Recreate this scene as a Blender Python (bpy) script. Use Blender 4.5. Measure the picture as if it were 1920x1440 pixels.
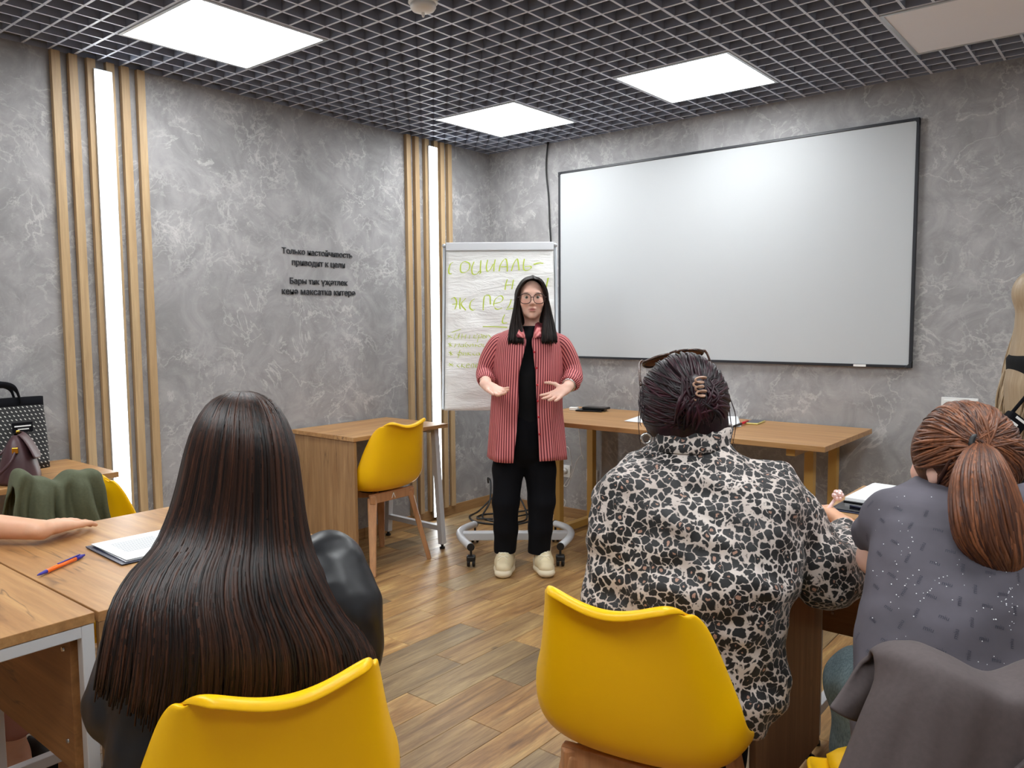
import bpy, bmesh, math, random
import numpy as np
from mathutils import Vector, Matrix
from mathutils.bvhtree import BVHTree

for o in list(bpy.data.objects): bpy.data.objects.remove(o)
SC = bpy.context.scene
COL = SC.collection
random.seed(7)
RNG = np.random.default_rng(11)

# ------------------------------------------------------------------ camera
FPX = 1485.47                                   # focal length in pixels of the 1920 wide frame
YAW, PITCH, ROLL = -0.68664, -0.08038, -0.00717
CAM = np.array([3.70628, -4.28624, 1.31972])
_f = np.array([math.sin(YAW)*math.cos(PITCH), math.cos(YAW)*math.cos(PITCH), math.sin(PITCH)])
_r0 = np.array([math.cos(YAW), -math.sin(YAW), 0.0]); _u0 = np.cross(_r0, _f)
_r = math.cos(ROLL)*_r0 + math.sin(ROLL)*_u0
_u = -math.sin(ROLL)*_r0 + math.cos(ROLL)*_u0
cam = bpy.data.objects.new('camera', bpy.data.cameras.new('camera')); COL.objects.link(cam)
cam.data.sensor_width = 36.0; cam.data.lens = 36.0*FPX/1920.0
cam.data.clip_start = 0.02; cam.data.clip_end = 60
cam.matrix_world = Matrix(((_r[0], _u[0], -_f[0], CAM[0]), (_r[1], _u[1], -_f[1], CAM[1]), (_r[2], _u[2], -_f[2], CAM[2]), (0, 0, 0, 1)))
SC.camera = cam

def W(px, py, D):
    """survey helper: the point seen at a pixel, D metres along the view axis"""
    return CAM + D*(_f + _r*(px-960)/FPX - _u*(py-720)/FPX)
def onz(px, py, z):
    d = _f + _r*(px-960)/FPX - _u*(py-720)/FPX
    return CAM + d*(z-CAM[2])/d[2]
EX = np.array([math.cos(YAW), -math.sin(YAW), 0.0])      # horizontal right of the view
EY = np.array([math.sin(YAW), math.cos(YAW), 0.0])       # horizontal away along the view
EZ = np.array([0, 0, 1.0])

# ------------------------------------------------------------------ light and exposure
world = bpy.data.worlds.new('world'); SC.world = world; world.use_nodes = True
world.node_tree.nodes['Background'].inputs[0].default_value = (0.05, 0.05, 0.055, 1)
world.node_tree.nodes['Background'].inputs[1].default_value = 0.3
SC.view_settings.view_transform = 'Standard'
SC.view_settings.look = 'None'
SC.view_settings.gamma = 1.0
SC.view_settings.use_curve_mapping = False
SC.view_settings.exposure = 0.42
PANEL_LIGHT = 14.0
STRIP_LIGHT = 7.0       # emission of the wall light strips

# ------------------------------------------------------------------ tagging
def tag(o, label=None, cat=None, group=None, kind=None):
    if label: o['label'] = label
    if cat: o['category'] = cat
    if group: o['group'] = group
    if kind: o['kind'] = kind
    return o
def empty(name, loc=(0, 0, 0), rz=0.0, label=None, cat=None, group=None, kind=None):
    o = bpy.data.objects.new(name, None); COL.objects.link(o)
    o.location = loc; o.rotation_euler = (0, 0, rz); o.empty_display_size = 0.05
    return tag(o, label, cat, group, kind)

# ------------------------------------------------------------------ mesh collecting
class MB:
    def __init__(s): s.v = []; s.f = []; s.uv = None
    def add(s, vs, fs):
        n = len(s.v); s.v.extend([tuple(map(float, p)) for p in vs]); s.f.extend([tuple(i+n for i in q) for q in fs]); return s
    def box(s, x0, x1, y0, y1, z0, z1):
        return s.add([(x0,y0,z0),(x1,y0,z0),(x1,y1,z0),(x0,y1,z0),(x0,y0,z1),(x1,y0,z1),(x1,y1,z1),(x0,y1,z1)],
                     [(0,3,2,1),(4,5,6,7),(0,1,5,4),(1,2,6,5),(2,3,7,6),(3,0,4,7)])
    def bar(s, a, b, w, t, up=(0, 0, 1), w2=None, t2=None):
        """box bar from a to b, width w (sideways) and thickness t (towards up)"""
        a = np.array(a, float); b = np.array(b, float); d = b-a; d /= np.linalg.norm(d)
        side = np.cross(d, np.array(up, float))
        if np.linalg.norm(side) < 1e-6: side = np.cross(d, (1, 0, 0))
        side /= np.linalg.norm(side); u = np.cross(side, d)
        w2 = w if w2 is None else w2; t2 = t if t2 is None else t2
        vs = []
        for p, ww, tt in ((a, w, t), (b, w2, t2)):
            for sx, sy in ((-1,-1),(1,-1),(1,1),(-1,1)): vs.append(p+side*sx*ww/2+u*sy*tt/2)
        return s.add(vs, [(0,1,2,3),(7,6,5,4),(0,4,5,1),(1,5,6,2),(2,6,7,3),(3,7,4,0)])
    def tube(s, pts, r, n=8, cap=True, closed=False):
        pts = [np.array(p, float) for p in pts]; m = len(pts)
        rs = [r]*m if np.isscalar(r) else list(r)
        base = len(s.v); prev = None
        for i, p in enumerate(pts):
            if closed: t = pts[(i+1) % m]-pts[i-1]
            else: t = pts[min(i+1, m-1)]-pts[max(i-1, 0)]
            L = np.linalg.norm(t); t = t/L if L > 1e-9 else np.array((0,0,1.0))
            if prev is None:
                ref = np.array((0,0,1.0)) if abs(t[2]) < .9 else np.array((1.0,0,0))
                a = np.cross(t, ref); a /= np.linalg.norm(a)
            else:
                a = prev-t*(prev@t); L = np.linalg.norm(a)
                a = a/L if L > 1e-6 else prev
            prev = a; b = np.cross(t, a)
            for k in range(n):
                th = 2*math.pi*k/n
                s.v.append(tuple(p+rs[i]*(math.cos(th)*a+math.sin(th)*b)))
        for i in range(m if closed else m-1):
            j = (i+1) % m
            for k in range(n):
                k2 = (k+1) % n
                s.f.append((base+i*n+k, base+i*n+k2, base+j*n+k2, base+j*n+k))
        if cap and not closed:
            s.f.append(tuple(base+k for k in reversed(range(n))))
            s.f.append(tuple(base+(m-1)*n+k for k in range(n)))
        return s
    def lathe(s, prof, c=(0,0,0), n=24, axis=2):
        """prof: (radius, height) pairs round an axis through c"""
        base = len(s.v)
        for rr, h in prof:
            for k in range(n):
                th = 2*math.pi*k/n; q = [rr*math.cos(th), rr*math.sin(th), h]
                if axis == 1: q = [q[0], q[2], q[1]]
                if axis == 0: q = [q[2], q[0], q[1]]
                s.v.append((c[0]+q[0], c[1]+q[1], c[2]+q[2]))
        for i in range(len(prof)-1):
            for k in range(n):
                k2 = (k+1) % n; s.f.append((base+i*n+k, base+i*n+k2, base+(i+1)*n+k2, base+(i+1)*n+k))
        s.f.append(tuple(base+k for k in reversed(range(n)))); s.f.append(tuple(base+(len(prof)-1)*n+k for k in range(n)))
        return s
    def grid(s, P, close_u=False, close_v=False):
        """P[i][j] points as a quad sheet"""
        n = len(P); m = len(P[0]); base = len(s.v)
        for row in P:
            for p in row: s.v.append(tuple(map(float, p)))
        for i in range(n if close_u else n-1):
            for j in range(m if close_v else m-1):
                s.f.append((base+i*m+j, base+i*m+(j+1) % m, base+((i+1) % n)*m+(j+1) % m, base+((i+1) % n)*m+j))
        return s
    def ball(s, c, r, n=8, sc=(1,1,1), M=None):
        P = []
        for i in range(n+1):
            ph = math.pi*i/n; row = []
            for j in range(2*n):
                th = math.pi*j/n
                q = np.array((math.sin(ph)*math.cos(th)*sc[0], math.sin(ph)*math.sin(th)*sc[1], math.cos(ph)*sc[2]))*r
                if M is not None: q = np.array(M) @ q
                row.append(np.array(c)+q)
            P.append(row)
        return s.grid(P, close_v=True)
    def prism(s, poly, z0, z1):
        n = len(poly)
        return s.add([(x, y, z0) for x, y in poly]+[(x, y, z1) for x, y in poly],
                     [tuple(reversed(range(n))), tuple(range(n, 2*n))]+[(i, (i+1) % n, n+(i+1) % n, n+i) for i in range(n)])
    def mesh(s, name):
        me = bpy.data.meshes.new(name); me.from_pydata(s.v, [], s.f); me.update(); return me
    def build(s, name, mat, parent=None, smooth=False, bevel=0, seg=2, sub=0, solid=0, angle=None, fixn=False):
        me = s.mesh(name)
        if fixn:
            bm = bmesh.new(); bm.from_mesh(me); bmesh.ops.recalc_face_normals(bm, faces=bm.faces); bm.to_mesh(me); bm.free()
        return link(name, me, mat, parent, smooth, bevel, seg, sub, solid)
def link(name, me, mat, parent=None, smooth=False, bevel=0, seg=2, sub=0, solid=0):
    o = bpy.data.objects.new(name, me); COL.objects.link(o)
    if mat is not None: me.materials.append(mat)
    if parent is not None: o.parent = parent
    if solid:
        m = o.modifiers.new('solid', 'SOLIDIFY'); m.thickness = solid; m.offset = 0
    if sub:
        m = o.modifiers.new('sub', 'SUBSURF'); m.levels = sub; m.render_levels = sub
    if bevel:
        m = o.modifiers.new('bevel', 'BEVEL'); m.width = bevel; m.segments = seg; m.limit_method = 'ANGLE'
    if smooth:
        me.polygons.foreach_set('use_smooth', [True]*len(me.polygons))
    return o
def copy_tree(o, parent=None):
    c = o.copy(); COL.objects.link(c); c.parent = parent
    for ch in list(o.children): copy_tree(ch, c)
    return c
def spline(pts, n):
    """Catmull-Rom through points (numpy array k x d) sampled at n places"""
    P = np.array(pts, float); k = len(P)
    Q = np.vstack([2*P[0]-P[1], P, 2*P[-1]-P[-2]]); out = []
    for t in np.linspace(0, k-1-1e-9, n):
        i = int(t); u = t-i; p0, p1, p2, p3 = Q[i], Q[i+1], Q[i+2], Q[i+3]
        out.append(.5*((2*p1)+(-p0+p2)*u+(2*p0-5*p1+4*p2-p3)*u*u+(-p0+3*p1-3*p2+p3)*u**3))
    return np.array(out)
# ------------------------------------------------------------------ materials
def srgb(r, g, b):
    def c(v):
        v /= 255.0
        return v/12.92 if v <= .04045 else ((v+.055)/1.055)**2.4
    return (c(r), c(g), c(b), 1)
class NT:
    def __init__(s, name):
        s.m = bpy.data.materials.new(name); s.m.use_nodes = True; s.t = s.m.node_tree; s.b = s.t.nodes['Principled BSDF']
    def n(s, typ, **kw):
        x = s.t.nodes.new(typ)
        for k, v in kw.items():
            if k in ('operation', 'data_type', 'blend_type', 'feature', 'wave_type', 'bands_direction', 'distance', 'attribute_name', 'noise_dimensions', 'voronoi_dimensions', 'wave_profile', 'rings_direction'): setattr(x, k, v)
            else: x.inputs[k].default_value = v
        return x
    def l(s, a, b): s.t.links.new(a, b)
    def math(s, op, a, b=None, c=None):
        x = s.t.nodes.new('ShaderNodeMath'); x.operation = op
        for i, v in enumerate((a, b, c)):
            if v is None: continue
            if isinstance(v, (int, float)): x.inputs[i].default_value = v
            else: s.l(v, x.inputs[i])
        return x.outputs[0]
    def ramp(s, fac, stops):
        x = s.t.nodes.new('ShaderNodeValToRGB'); cr = x.color_ramp
        while len(cr.elements) < len(stops): cr.elements.new(.5)
        for e, (p, c) in zip(cr.elements, stops):
            e.position = p; e.color = c if len(c) == 4 else tuple(c)+(1,)
        s.l(fac, x.inputs[0]); return x.outputs[0]
    def mix(s, fac, a, b, mode='MIX'):
        x = s.t.nodes.new('ShaderNodeMix'); x.data_type = 'RGBA'; x.blend_type = mode
        for sock, v in ((x.inputs['Factor'], fac), (x.inputs[6], a), (x.inputs[7], b)):
            if isinstance(v, (int, float)): sock.default_value = v
            elif isinstance(v, tuple): sock.default_value = v
            else: s.l(v, sock)
        return x.outputs[2]
    def coord(s, scale=(1, 1, 1), kind='Object', rot=(0, 0, 0), loc=(0, 0, 0)):
        tc = s.t.nodes.new('ShaderNodeTexCoord'); mp = s.t.nodes.new('ShaderNodeMapping')
        mp.inputs['Scale'].default_value = scale; mp.inputs['Rotation'].default_value = rot; mp.inputs['Location'].default_value = loc
        s.l(tc.outputs[kind], mp.inputs[0]); return mp.outputs[0]
    def noise(s, vec, scale, detail=3, rough=.5, dist=0):
        x = s.n('ShaderNodeTexNoise', Scale=scale, Detail=detail, Roughness=rough, Distortion=dist); s.l(vec, x.inputs['Vector']); return x
    def bump(s, h, strength=.3, dist=.01):
        x = s.n('ShaderNodeBump', Strength=strength, Distance=dist); s.l(h, x.inputs['Height']); s.l(x.outputs[0], s.b.inputs['Normal'])
    def base(s, v):
        if isinstance(v, tuple): s.b.inputs['Base Color'].default_value = v
        else: s.l(v, s.b.inputs['Base Color'])
    def set(s, **kw):
        for k, v in kw.items(): s.b.inputs[k.replace('_', ' ')].default_value = v
        return s.m
def plain(name, col, rough=.5, metal=0., spec=.5, noise=0, nscale=40, coat=0, sheen=0):
    t = NT(name); t.set(Roughness=rough, Metallic=metal); t.b.inputs['Specular IOR Level'].default_value = spec
    if coat: t.b.inputs['Coat Weight'].default_value = coat
    if sheen: t.b.inputs['Sheen Weight'].default_value = sheen
    if noise:
        v = t.coord(); nz = t.noise(v, nscale, 4)
        dark = tuple(c*(1-noise) for c in col[:3])+(1,); lite = tuple(min(1, c*(1+noise)) for c in col[:3])+(1,)
        t.base(t.ramp(nz.outputs[0], [(.3, dark), (.7, lite)]))
        t.bump(nz.outputs[0], .12, .002)
    else: t.base(col)
    return t.m
def m_plaster():
    t = NT('plaster'); v = t.coord()
    big = t.noise(v, 1.6, 5, .6, .6); mid = t.noise(v, 5, 6, .65, 1.2)
    c1 = t.ramp(big.outputs[0], [(.3, srgb(138, 136, 137)), (.7, srgb(164, 162, 162))])
    c2 = t.ramp(mid.outputs[0], [(.35, srgb(124, 123, 124)), (.65, srgb(180, 178, 178))])
    col = t.mix(.45, c1, c2)
    hs = []
    for sc, w, dist, seed in ((2.0, .013, .5, 0), (4.2, .016, .6, 3.3), (9.0, .03, .4, 7.7)):
        vv = t.coord(loc=(seed, seed*.7, seed*1.3))
        a = t.noise(vv, sc, 9, .60, dist)
        d = t.math('ABSOLUTE', t.math('SUBTRACT', a.outputs[0], .5))
        line = t.math('SUBTRACT', 1.0, t.math('MINIMUM', t.math('DIVIDE', d, w), 1.0))
        msk = t.noise(t.coord(loc=(seed+9, 2, 1)), 3.1, 3)
        mm = t.math('MINIMUM', t.math('MAXIMUM', t.math('MULTIPLY', t.math('SUBTRACT', msk.outputs[0], .46), 7), 0), 1)
        hs.append(t.math('MULTIPLY', line, mm))
    s = t.math('MINIMUM', t.math('ADD', t.math('ADD', hs[0], hs[1]), t.math('MULTIPLY', hs[2], .7)), 1)
    # trowel flecks: short, stretched
    fl = t.noise(t.coord((9, 9, 22), rot=(.6, .5, .4)), 2.2, 6, .7, 1.5)
    f2 = t.ramp(fl.outputs[0], [(.60, (0, 0, 0)), (.72, (1, 1, 1))])
    col = t.mix(t.math('MULTIPLY', s, .45), col, srgb(216, 214, 211))
    col = t.mix(t.math('MULTIPLY', f2, .33), col, srgb(206, 204, 201))
    t.base(col); t.set(Roughness=.55); t.b.inputs['Specular IOR Level'].default_value = .35
    t.bump(t.math('ADD', mid.outputs[0], s), .12, .004); return t.m
def m_oak(name, axis, a=(205, 160, 106), b=(166, 118, 72), crack=1.0, rough=.42, seed=0.0):
    """oak decor board, grain along axis"""
    t = NT(name); sc = [14.0, 14.0, 14.0]; sc[axis] = 1.1
    v = t.coord(tuple(sc), loc=(seed, seed, seed)); g = t.noise(v, 1.0, 7, .62, .8)
    sc2 = [60.0]*3; sc2[axis] = 3.0
    fi = t.noise(t.coord(tuple(sc2), loc=(seed, 0, seed)), 1.0, 4, .7, .2)
    c = t.ramp(g.outputs[0], [(.32, srgb(*b)), (.5, srgb(*[(x+y)/2 for x, y in zip(a, b)])), (.66, srgb(*a))])
    c = t.mix(t.ramp(fi.outputs[0], [(.3, (.5,)*3), (.72, (0, 0, 0))]), c, tuple(x*.5 for x in srgb(*b)[:3])+(1,))
    if crack:
        sc3 = [9.0]*3; sc3[axis] = .9
        k = t.noise(t.coord(tuple(sc3), loc=(seed+4, seed, 3)), 1.0, 4, .55, .5)
        d = t.math('ABSOLUTE', t.math('SUBTRACT', k.outputs[0], .5)); ln = t.math('SUBTRACT', 1, t.math('MINIMUM', t.math('DIVIDE', d, .014), 1))
        mk = t.noise(t.coord(loc=(seed, 5, 2)), 4.5, 2); mm = t.ramp(mk.outputs[0], [(.54, (0, 0, 0)), (.62, (1, 1, 1))])
        c = t.mix(t.math('MULTIPLY', t.math('MULTIPLY', ln, mm), .75*crack), c, srgb(84, 58, 36))
    t.base(c); t.set(Roughness=rough); t.bump(fi.outputs[0], .06, .002); return t.m
def m_plank():
    t = NT('floor_plank'); oi = t.t.nodes.new('ShaderNodeObjectInfo'); rnd = oi.outputs['Random']
    tc = t.t.nodes.new('ShaderNodeTexCoord')
    off = t.t.nodes.new('ShaderNodeVectorMath'); off.operation = 'ADD'
    cb = t.t.nodes.new('ShaderNodeCombineXYZ'); r9 = t.math('MULTIPLY', rnd, 37.0); t.l(r9, cb.inputs[0]); t.l(r9, cb.inputs[1]); t.l(t.math('MULTIPLY', rnd, 91.0), cb.inputs[2])
    t.l(tc.outputs['Object'], off.inputs[0]); t.l(cb.outputs[0], off.inputs[1])
    def mp(sc):
        m = t.t.nodes.new('ShaderNodeMapping'); m.inputs['Scale'].default_value = sc; t.l(off.outputs[0], m.inputs[0]); return m.outputs[0]
    g = t.noise(mp((16, 1.6, 16)), 1.0, 7, .62, .9); fi = t.noise(mp((95, 7, 60)), 1.0, 4, .7, .3); bl = t.noise(mp((5, 2.2, 5)), 1.0, 3, .5, .5)
    warm = t.ramp(g.outputs[0], [(.26, srgb(104, 74, 46)), (.42, srgb(160, 118, 72)), (.56, srgb(186, 146, 92)), (.74, srgb(216, 180, 118))])
    grey = t.ramp(g.outputs[0], [(.26, srgb(92, 78, 58)), (.5, srgb(132, 114, 86)), (.76, srgb(168, 146, 108))])
    pick = t.ramp(rnd, [(.0, (0, 0, 0)), (.45, (.1,)*3), (.6, (.4,)*3), (.85, (.9,)*3)])
    c = t.mix(pick, warm, grey)
    c = t.mix(t.ramp(bl.outputs[0], [(.55, (0, 0, 0)), (.75, (.5,)*3)]), c, srgb(112, 94, 74))
    c = t.mix(t.ramp(fi.outputs[0], [(.34, (.4,)*3), (.6, (0, 0, 0))]), c, srgb(92, 68, 48))
    kn = t.noise(mp((9, 5, 9)), 1.0, 2, .4); c = t.mix(t.ramp(kn.outputs[0], [(.74, (0, 0, 0)), (.8, (.7,)*3)]), c, srgb(72, 60, 50))
    t.base(c); t.set(Roughness=.36); rr = t.ramp(fi.outputs[0], [(.3, (.46,)*3), (.7, (.3,)*3)]); t.l(rr, t.b.inputs['Roughness'])
    t.bump(fi.outputs[0], .10, .002); return t.m
def m_emit(name, col, strength):
    t = NT(name); t.base((.8, .8, .8, 1)); t.b.inputs['Emission Color'].default_value = col; t.b.inputs['Emission Strength'].default_value = strength
    t.set(Roughness=.6); return t.m
def m_hair(name, dark, light, rough=.38, axis=2, fine=130.0, spec=.5, attr=True):
    """hair: streaks along the locks; per-lock tint from the 'tint' attribute"""
    t = NT(name)
    at = t.n('ShaderNodeAttribute', attribute_name='tint')
    sc = [fine]*3; sc[axis] = 5.0
    g = t.noise(t.coord(tuple(sc)), 1.0, 3, .6, .3)
    f = t.math('MULTIPLY', t.math('ADD', at.outputs['Fac'], g.outputs[0]), .5)
    t.base(t.ramp(f, [(.25, dark), (.55, tuple((a+b)/2*.8 for a, b in zip(dark, light))), (.8, light)]))
    t.set(Roughness=rough); t.b.inputs['Specular IOR Level'].default_value = spec
    t.bump(g.outputs[0], .35, .002); return t.m
def m_skin(name, col, lip=(176, 96, 92)):
    """skin with lips, brows and nails tinted by vertex masks"""
    t = NT(name); nz = t.noise(t.coord(), 28, 3)
    c = t.ramp(nz.outputs[0], [(.3, srgb(*[v*.955 for v in col])), (.7, srgb(*col))])
    for a, k, amt in (('blush', tuple(col[i]*(1.0, .80, .76)[i] for i in range(3)), .9), ('lip', lip, .9), ('brow', (58, 42, 34), .85)):
        at = t.n('ShaderNodeAttribute', attribute_name=a); c = t.mix(t.math('MULTIPLY', at.outputs['Fac'], amt), c, srgb(*k))
    t.base(c); t.set(Roughness=.5); t.b.inputs['Subsurface Weight'].default_value = .12; t.b.inputs['Subsurface Radius'].default_value = (.012, .005, .003); t.b.inputs['Subsurface Scale'].default_value = .4
    return t.m
def m_leopard():
    t = NT('leopard_fabric')
    tc = t.t.nodes.new('ShaderNodeAttribute'); tc.attribute_name = 'rest'; vec = tc.outputs['Vector']
    wn = t.noise(vec, 46, 2, .5); ad = t.t.nodes.new('ShaderNodeVectorMath'); ad.operation = 'MULTIPLY_ADD'
    t.l(wn.outputs['Color'], ad.inputs[0]); ad.inputs[1].default_value = (.019, .019, .019); t.l(vec, ad.inputs[2]); wv = ad.outputs[0]
    e = t.n('ShaderNodeTexVoronoi', feature='DISTANCE_TO_EDGE', Scale=56.0); t.l(wv, e.inputs['Vector'])
    f1 = t.n('ShaderNodeTexVoronoi', feature='F1', Scale=56.0); t.l(wv, f1.inputs['Vector'])
    sep = t.t.nodes.new('ShaderNodeSeparateColor'); t.l(f1.outputs['Color'], sep.inputs[0])
    nz = t.noise(wv, 120, 2)
    m = t.math('ADD', t.math('ADD', e.outputs['Distance'], t.math('MULTIPLY', t.math('SUBTRACT', .40, f1.outputs['Distance']), .34)), t.math('MULTIPLY', t.math('SUBTRACT', nz.outputs[0], .5), .36))
    thr = t.math('MULTIPLY_ADD', sep.outputs[1], .06, -.062)
    edge = t.ramp(t.math('SUBTRACT', m, thr), [(.0, (0, 0, 0)), (.08, (1, 1, 1))])
    off = t.noise(wv, 95, 1)
    inner = t.math('MULTIPLY', t.math('LESS_THAN', t.math('ADD', f1.outputs['Distance'], t.math('MULTIPLY', t.math('SUBTRACT', off.outputs[0], .5), .8)), .17), t.math('GREATER_THAN', sep.outputs[0], .55))
    nb = t.noise(vec, 12, 2)
    cream = t.ramp(nb.outputs[0], [(.35, srgb(178, 164, 156)), (.65, srgb(206, 195, 188))])
    c = t.mix(edge, cream, srgb(13, 12, 15)); c = t.mix(inner, c, srgb(160, 122, 104))
    t.base(c); t.set(Roughness=.62); t.b.inputs['Sheen Weight'].default_value = .1
    fb = t.noise(t.coord(), 240, 2); t.bump(fb.outputs[0], .15, .001); return t.m
def m_stripe():
    """red and pink shirting: stripes follow the cloth coordinates"""
    t = NT('striped_shirting'); at = t.t.nodes.new('ShaderNodeUVMap'); at.uv_map = 'cloth'
    sx = t.t.nodes.new('ShaderNodeSeparateXYZ'); t.l(at.outputs[0], sx.inputs[0])
    fr = t.math('FRACT', t.math('DIVIDE', sx.outputs[0], .0138))
    d = t.math('ABSOLUTE', t.math('SUBTRACT', fr, .5))
    c = t.ramp(d, [(.0, srgb(104, 20, 36)), (.20, srgb(112, 24, 40)), (.26, srgb(214, 122, 122)), (.36, srgb(226, 150, 146)), (.46, srgb(206, 104, 106))])
    t.base(c); t.set(Roughness=.75); nz = t.noise(t.coord(), 18, 3); t.bump(nz.outputs[0], .25, .01); return t.m
def m_denim():
    t = NT('denim'); a = t.noise(t.coord(), 14, 4); b = t.noise(t.coord((300, 300, 120)), 1, 2)
    t.base(t.mix(.4, t.ramp(a.outputs[0], [(.3, srgb(66, 84, 92)), (.7, srgb(124, 142, 146))]), t.ramp(b.outputs[0], [(.3, srgb(60, 76, 84)), (.7, srgb(140, 156, 158))])))
    t.set(Roughness=.85); return t.m
def m_paper():
    t = NT('crumpled_paper'); a = t.noise(t.coord((7, 7, 26)), 1.0, 5, .6, .6); t.base(srgb(232, 231, 228)); t.set(Roughness=.8); t.bump(a.outputs[0], .55, .02); return t.m
def m_tote():
    """black woven cloth with staggered silver dashes"""
    t = NT('dotted_weave'); v = t.coord((62, 62, 62), loc=(0, 0, 0)); s = t.t.nodes.new('ShaderNodeSeparateXYZ'); t.l(v, s.inputs[0])
    y, z = s.outputs[1], s.outputs[2]
    row = t.math('FLOOR', z); yy = t.math('ADD', y, t.math('MULTIPLY', row, .38))
    fy = t.math('SUBTRACT', t.math('FRACT', yy), .5); fz = t.math('SUBTRACT', t.math('FRACT', z), .5)
    a = t.math('ADD', fy, t.math('MULTIPLY', fz, .7)); dd = t.math('ADD', t.math('POWER', t.math('MULTIPLY', a, 1.5), 2), t.math('POWER', t.math('MULTIPLY', fz, 1.1), 2))
    t.base(t.ramp(dd, [(.03, srgb(205, 202, 196)), (.08, srgb(18, 18, 20))])); t.set(Roughness=.6); return t.m

M = {}
M['plaster'] = m_plaster()
M['oak_x'] = m_oak('oak_board_x', 0); M['oak_y'] = m_oak('oak_board_y', 1); M['oak_z'] = m_oak('oak_board_z', 2, (196, 158, 112), (150, 110, 70))
M['oak_edge'] = m_oak('oak_edge', 1, (190, 148, 98), (168, 124, 78), 0)
M['oak_back'] = m_oak('oak_table', 0, (202, 158, 106), (172, 124, 76), .3, .38)
M['walnut_z'] = m_oak('oak_panel_tall', 2, (168, 122, 84), (128, 88, 58), .8, .5, 2.0)
M['oak_dark'] = m_oak('oak_inner_panel', 0, (176, 126, 76), (134, 90, 50), 1.0, .5, 5.0)
M['slat'] = m_oak('pale_slat', 2, (204, 176, 136), (186, 154, 112), 0, .5)
M['beech'] = m_oak('beech', 2, (206, 156, 112), (184, 130, 88), 0, .4)
M['plank'] = m_plank()
M['grout'] = plain('grout', srgb(104, 82, 60), .8)
M['base_tile'] = m_oak('skirting_wood', 0, (190, 152, 104), (150, 112, 72), .3, .45)
M['base_tile_y'] = m_oak('skirting_wood_y', 1, (190, 152, 104), (150, 112, 72), .3, .45)
M['rib'] = plain('grille_shaded', srgb(146, 154, 172), .5, .0, .4)  # bar colour darkened: shade inside the grille cells is painted in
M['rib_lit'] = plain('grille_lit_face', srgb(206, 214, 230), .45, .0, .4)  # lighter copy of the bar colour: light on the undersides is painted in
M['slab'] = plain('void_slab', srgb(26, 27, 30), .9)
M['panel_on'] = m_emit('lit_diffuser', (.95, .985, 1, 1), PANEL_LIGHT)
M['panel_off'] = plain('unlit_diffuser', srgb(240, 240, 246), .5)
M['strip'] = m_emit('strip_diffuser', (.94, .98, 1, 1), STRIP_LIGHT)
M['alu'] = plain('brushed_aluminium', srgb(196, 200, 204), .35, .6)
M['white_metal'] = plain('white_powder_coat', srgb(205, 206, 209), .4, .0)
M['white_plastic'] = plain('white_plastic', srgb(236, 236, 234), .35)
M['ochre_metal'] = plain('ochre_powder_coat', srgb(192, 150, 78), .42)
M['black_plastic'] = plain('black_plastic', srgb(18, 18, 20), .45)
M['black_gloss'] = plain('black_gloss', srgb(12, 12, 14), .12)
M['letter'] = plain('dark_letter', srgb(38, 39, 44), .5)
M['whiteboard'] = plain('whiteboard_enamel', srgb(186, 189, 191), .42, 0, .25)
M['board_frame'] = plain('board_frame', srgb(34, 36, 42), .4)
M['yellow'] = plain('yellow_plastic', srgb(246, 190, 6), .36, 0, .45)
M['yellow_pad'] = plain('yellow_leatherette', srgb(238, 184, 12), .5, 0, .4)
M['paper'] = m_paper()
M['sheet'] = plain('office_paper', srgb(238, 240, 242), .75)
M['print'] = plain('printed_grey', srgb(150, 154, 160), .75)
M['marker'] = plain('lime_marker', srgb(186, 204, 48), .6)
M['folder'] = plain('navy_folder', srgb(24, 28, 52), .35)
M['grey_folder'] = plain('grey_folder', srgb(92, 92, 98), .45)
M['pen_orange'] = plain('orange_plastic', srgb(246, 112, 22), .35)
M['pen_blue'] = plain('blue_plastic', srgb(48, 42, 150), .35)
M['pen_clear'] = plain('clear_pink_plastic', srgb(236, 200, 194), .15)
M['red'] = plain('red_plastic', srgb(190, 22, 36), .35)
M['phone_case'] = plain('phone_case_yellow', srgb(214, 200, 120), .4)
M['cable_black'] = plain('cable_black', srgb(20, 20, 22), .5)
M['cable_white'] = plain('cable_white', srgb(226, 224, 220), .5)
M['skin'] = m_skin('skin', (234, 188, 168))
M['skin2'] = m_skin('skin_tan', (222, 170, 138))
M['skin_red'] = m_skin('skin_flushed', (214, 120, 100))
M['hair_dark'] = m_hair('dark_brown_hair', srgb(14, 10, 10), srgb(54, 38, 32), .48, spec=.18)
M['hair_long'] = m_hair('long_brown_hair', srgb(15, 9, 8), srgb(72, 43, 30), .42, spec=.32)
M['hair_plum'] = m_hair('plum_hair', srgb(14, 8, 13), srgb(66, 29, 41), .4, spec=.3)
M['hair_copper'] = m_hair('copper_hair', srgb(58, 31, 22), srgb(146, 90, 58), .42, spec=.35)
M['hair_blond'] = m_hair('blond_hair', srgb(138, 112, 82), srgb(214, 192, 160), .45)
M['black_cloth'] = plain('black_cloth', srgb(9, 10, 16), .9, 0, .2)
M['black_knit'] = plain('black_tee', srgb(14, 15, 18), .9, 0, .25)
M['leather'] = plain('black_leather', srgb(22, 23, 27), .38, 0, .5, noise=.2, nscale=60)
M['stripe'] = m_stripe(); M['leopard'] = m_leopard(); M['denim'] = m_denim(); M['tote'] = m_tote()
M['grey_tee'] = plain('washed_grey_jersey', srgb(88, 84, 93), .85, noise=.18, nscale=9)
M['tee_print'] = plain('tee_print', srgb(52, 52, 66), .8)
M['crystal'] = plain('rhinestone', srgb(245, 245, 250), .05, 0, 1.0)
M['white_tee'] = plain('white_jersey', srgb(232, 228, 222), .85)
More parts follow.
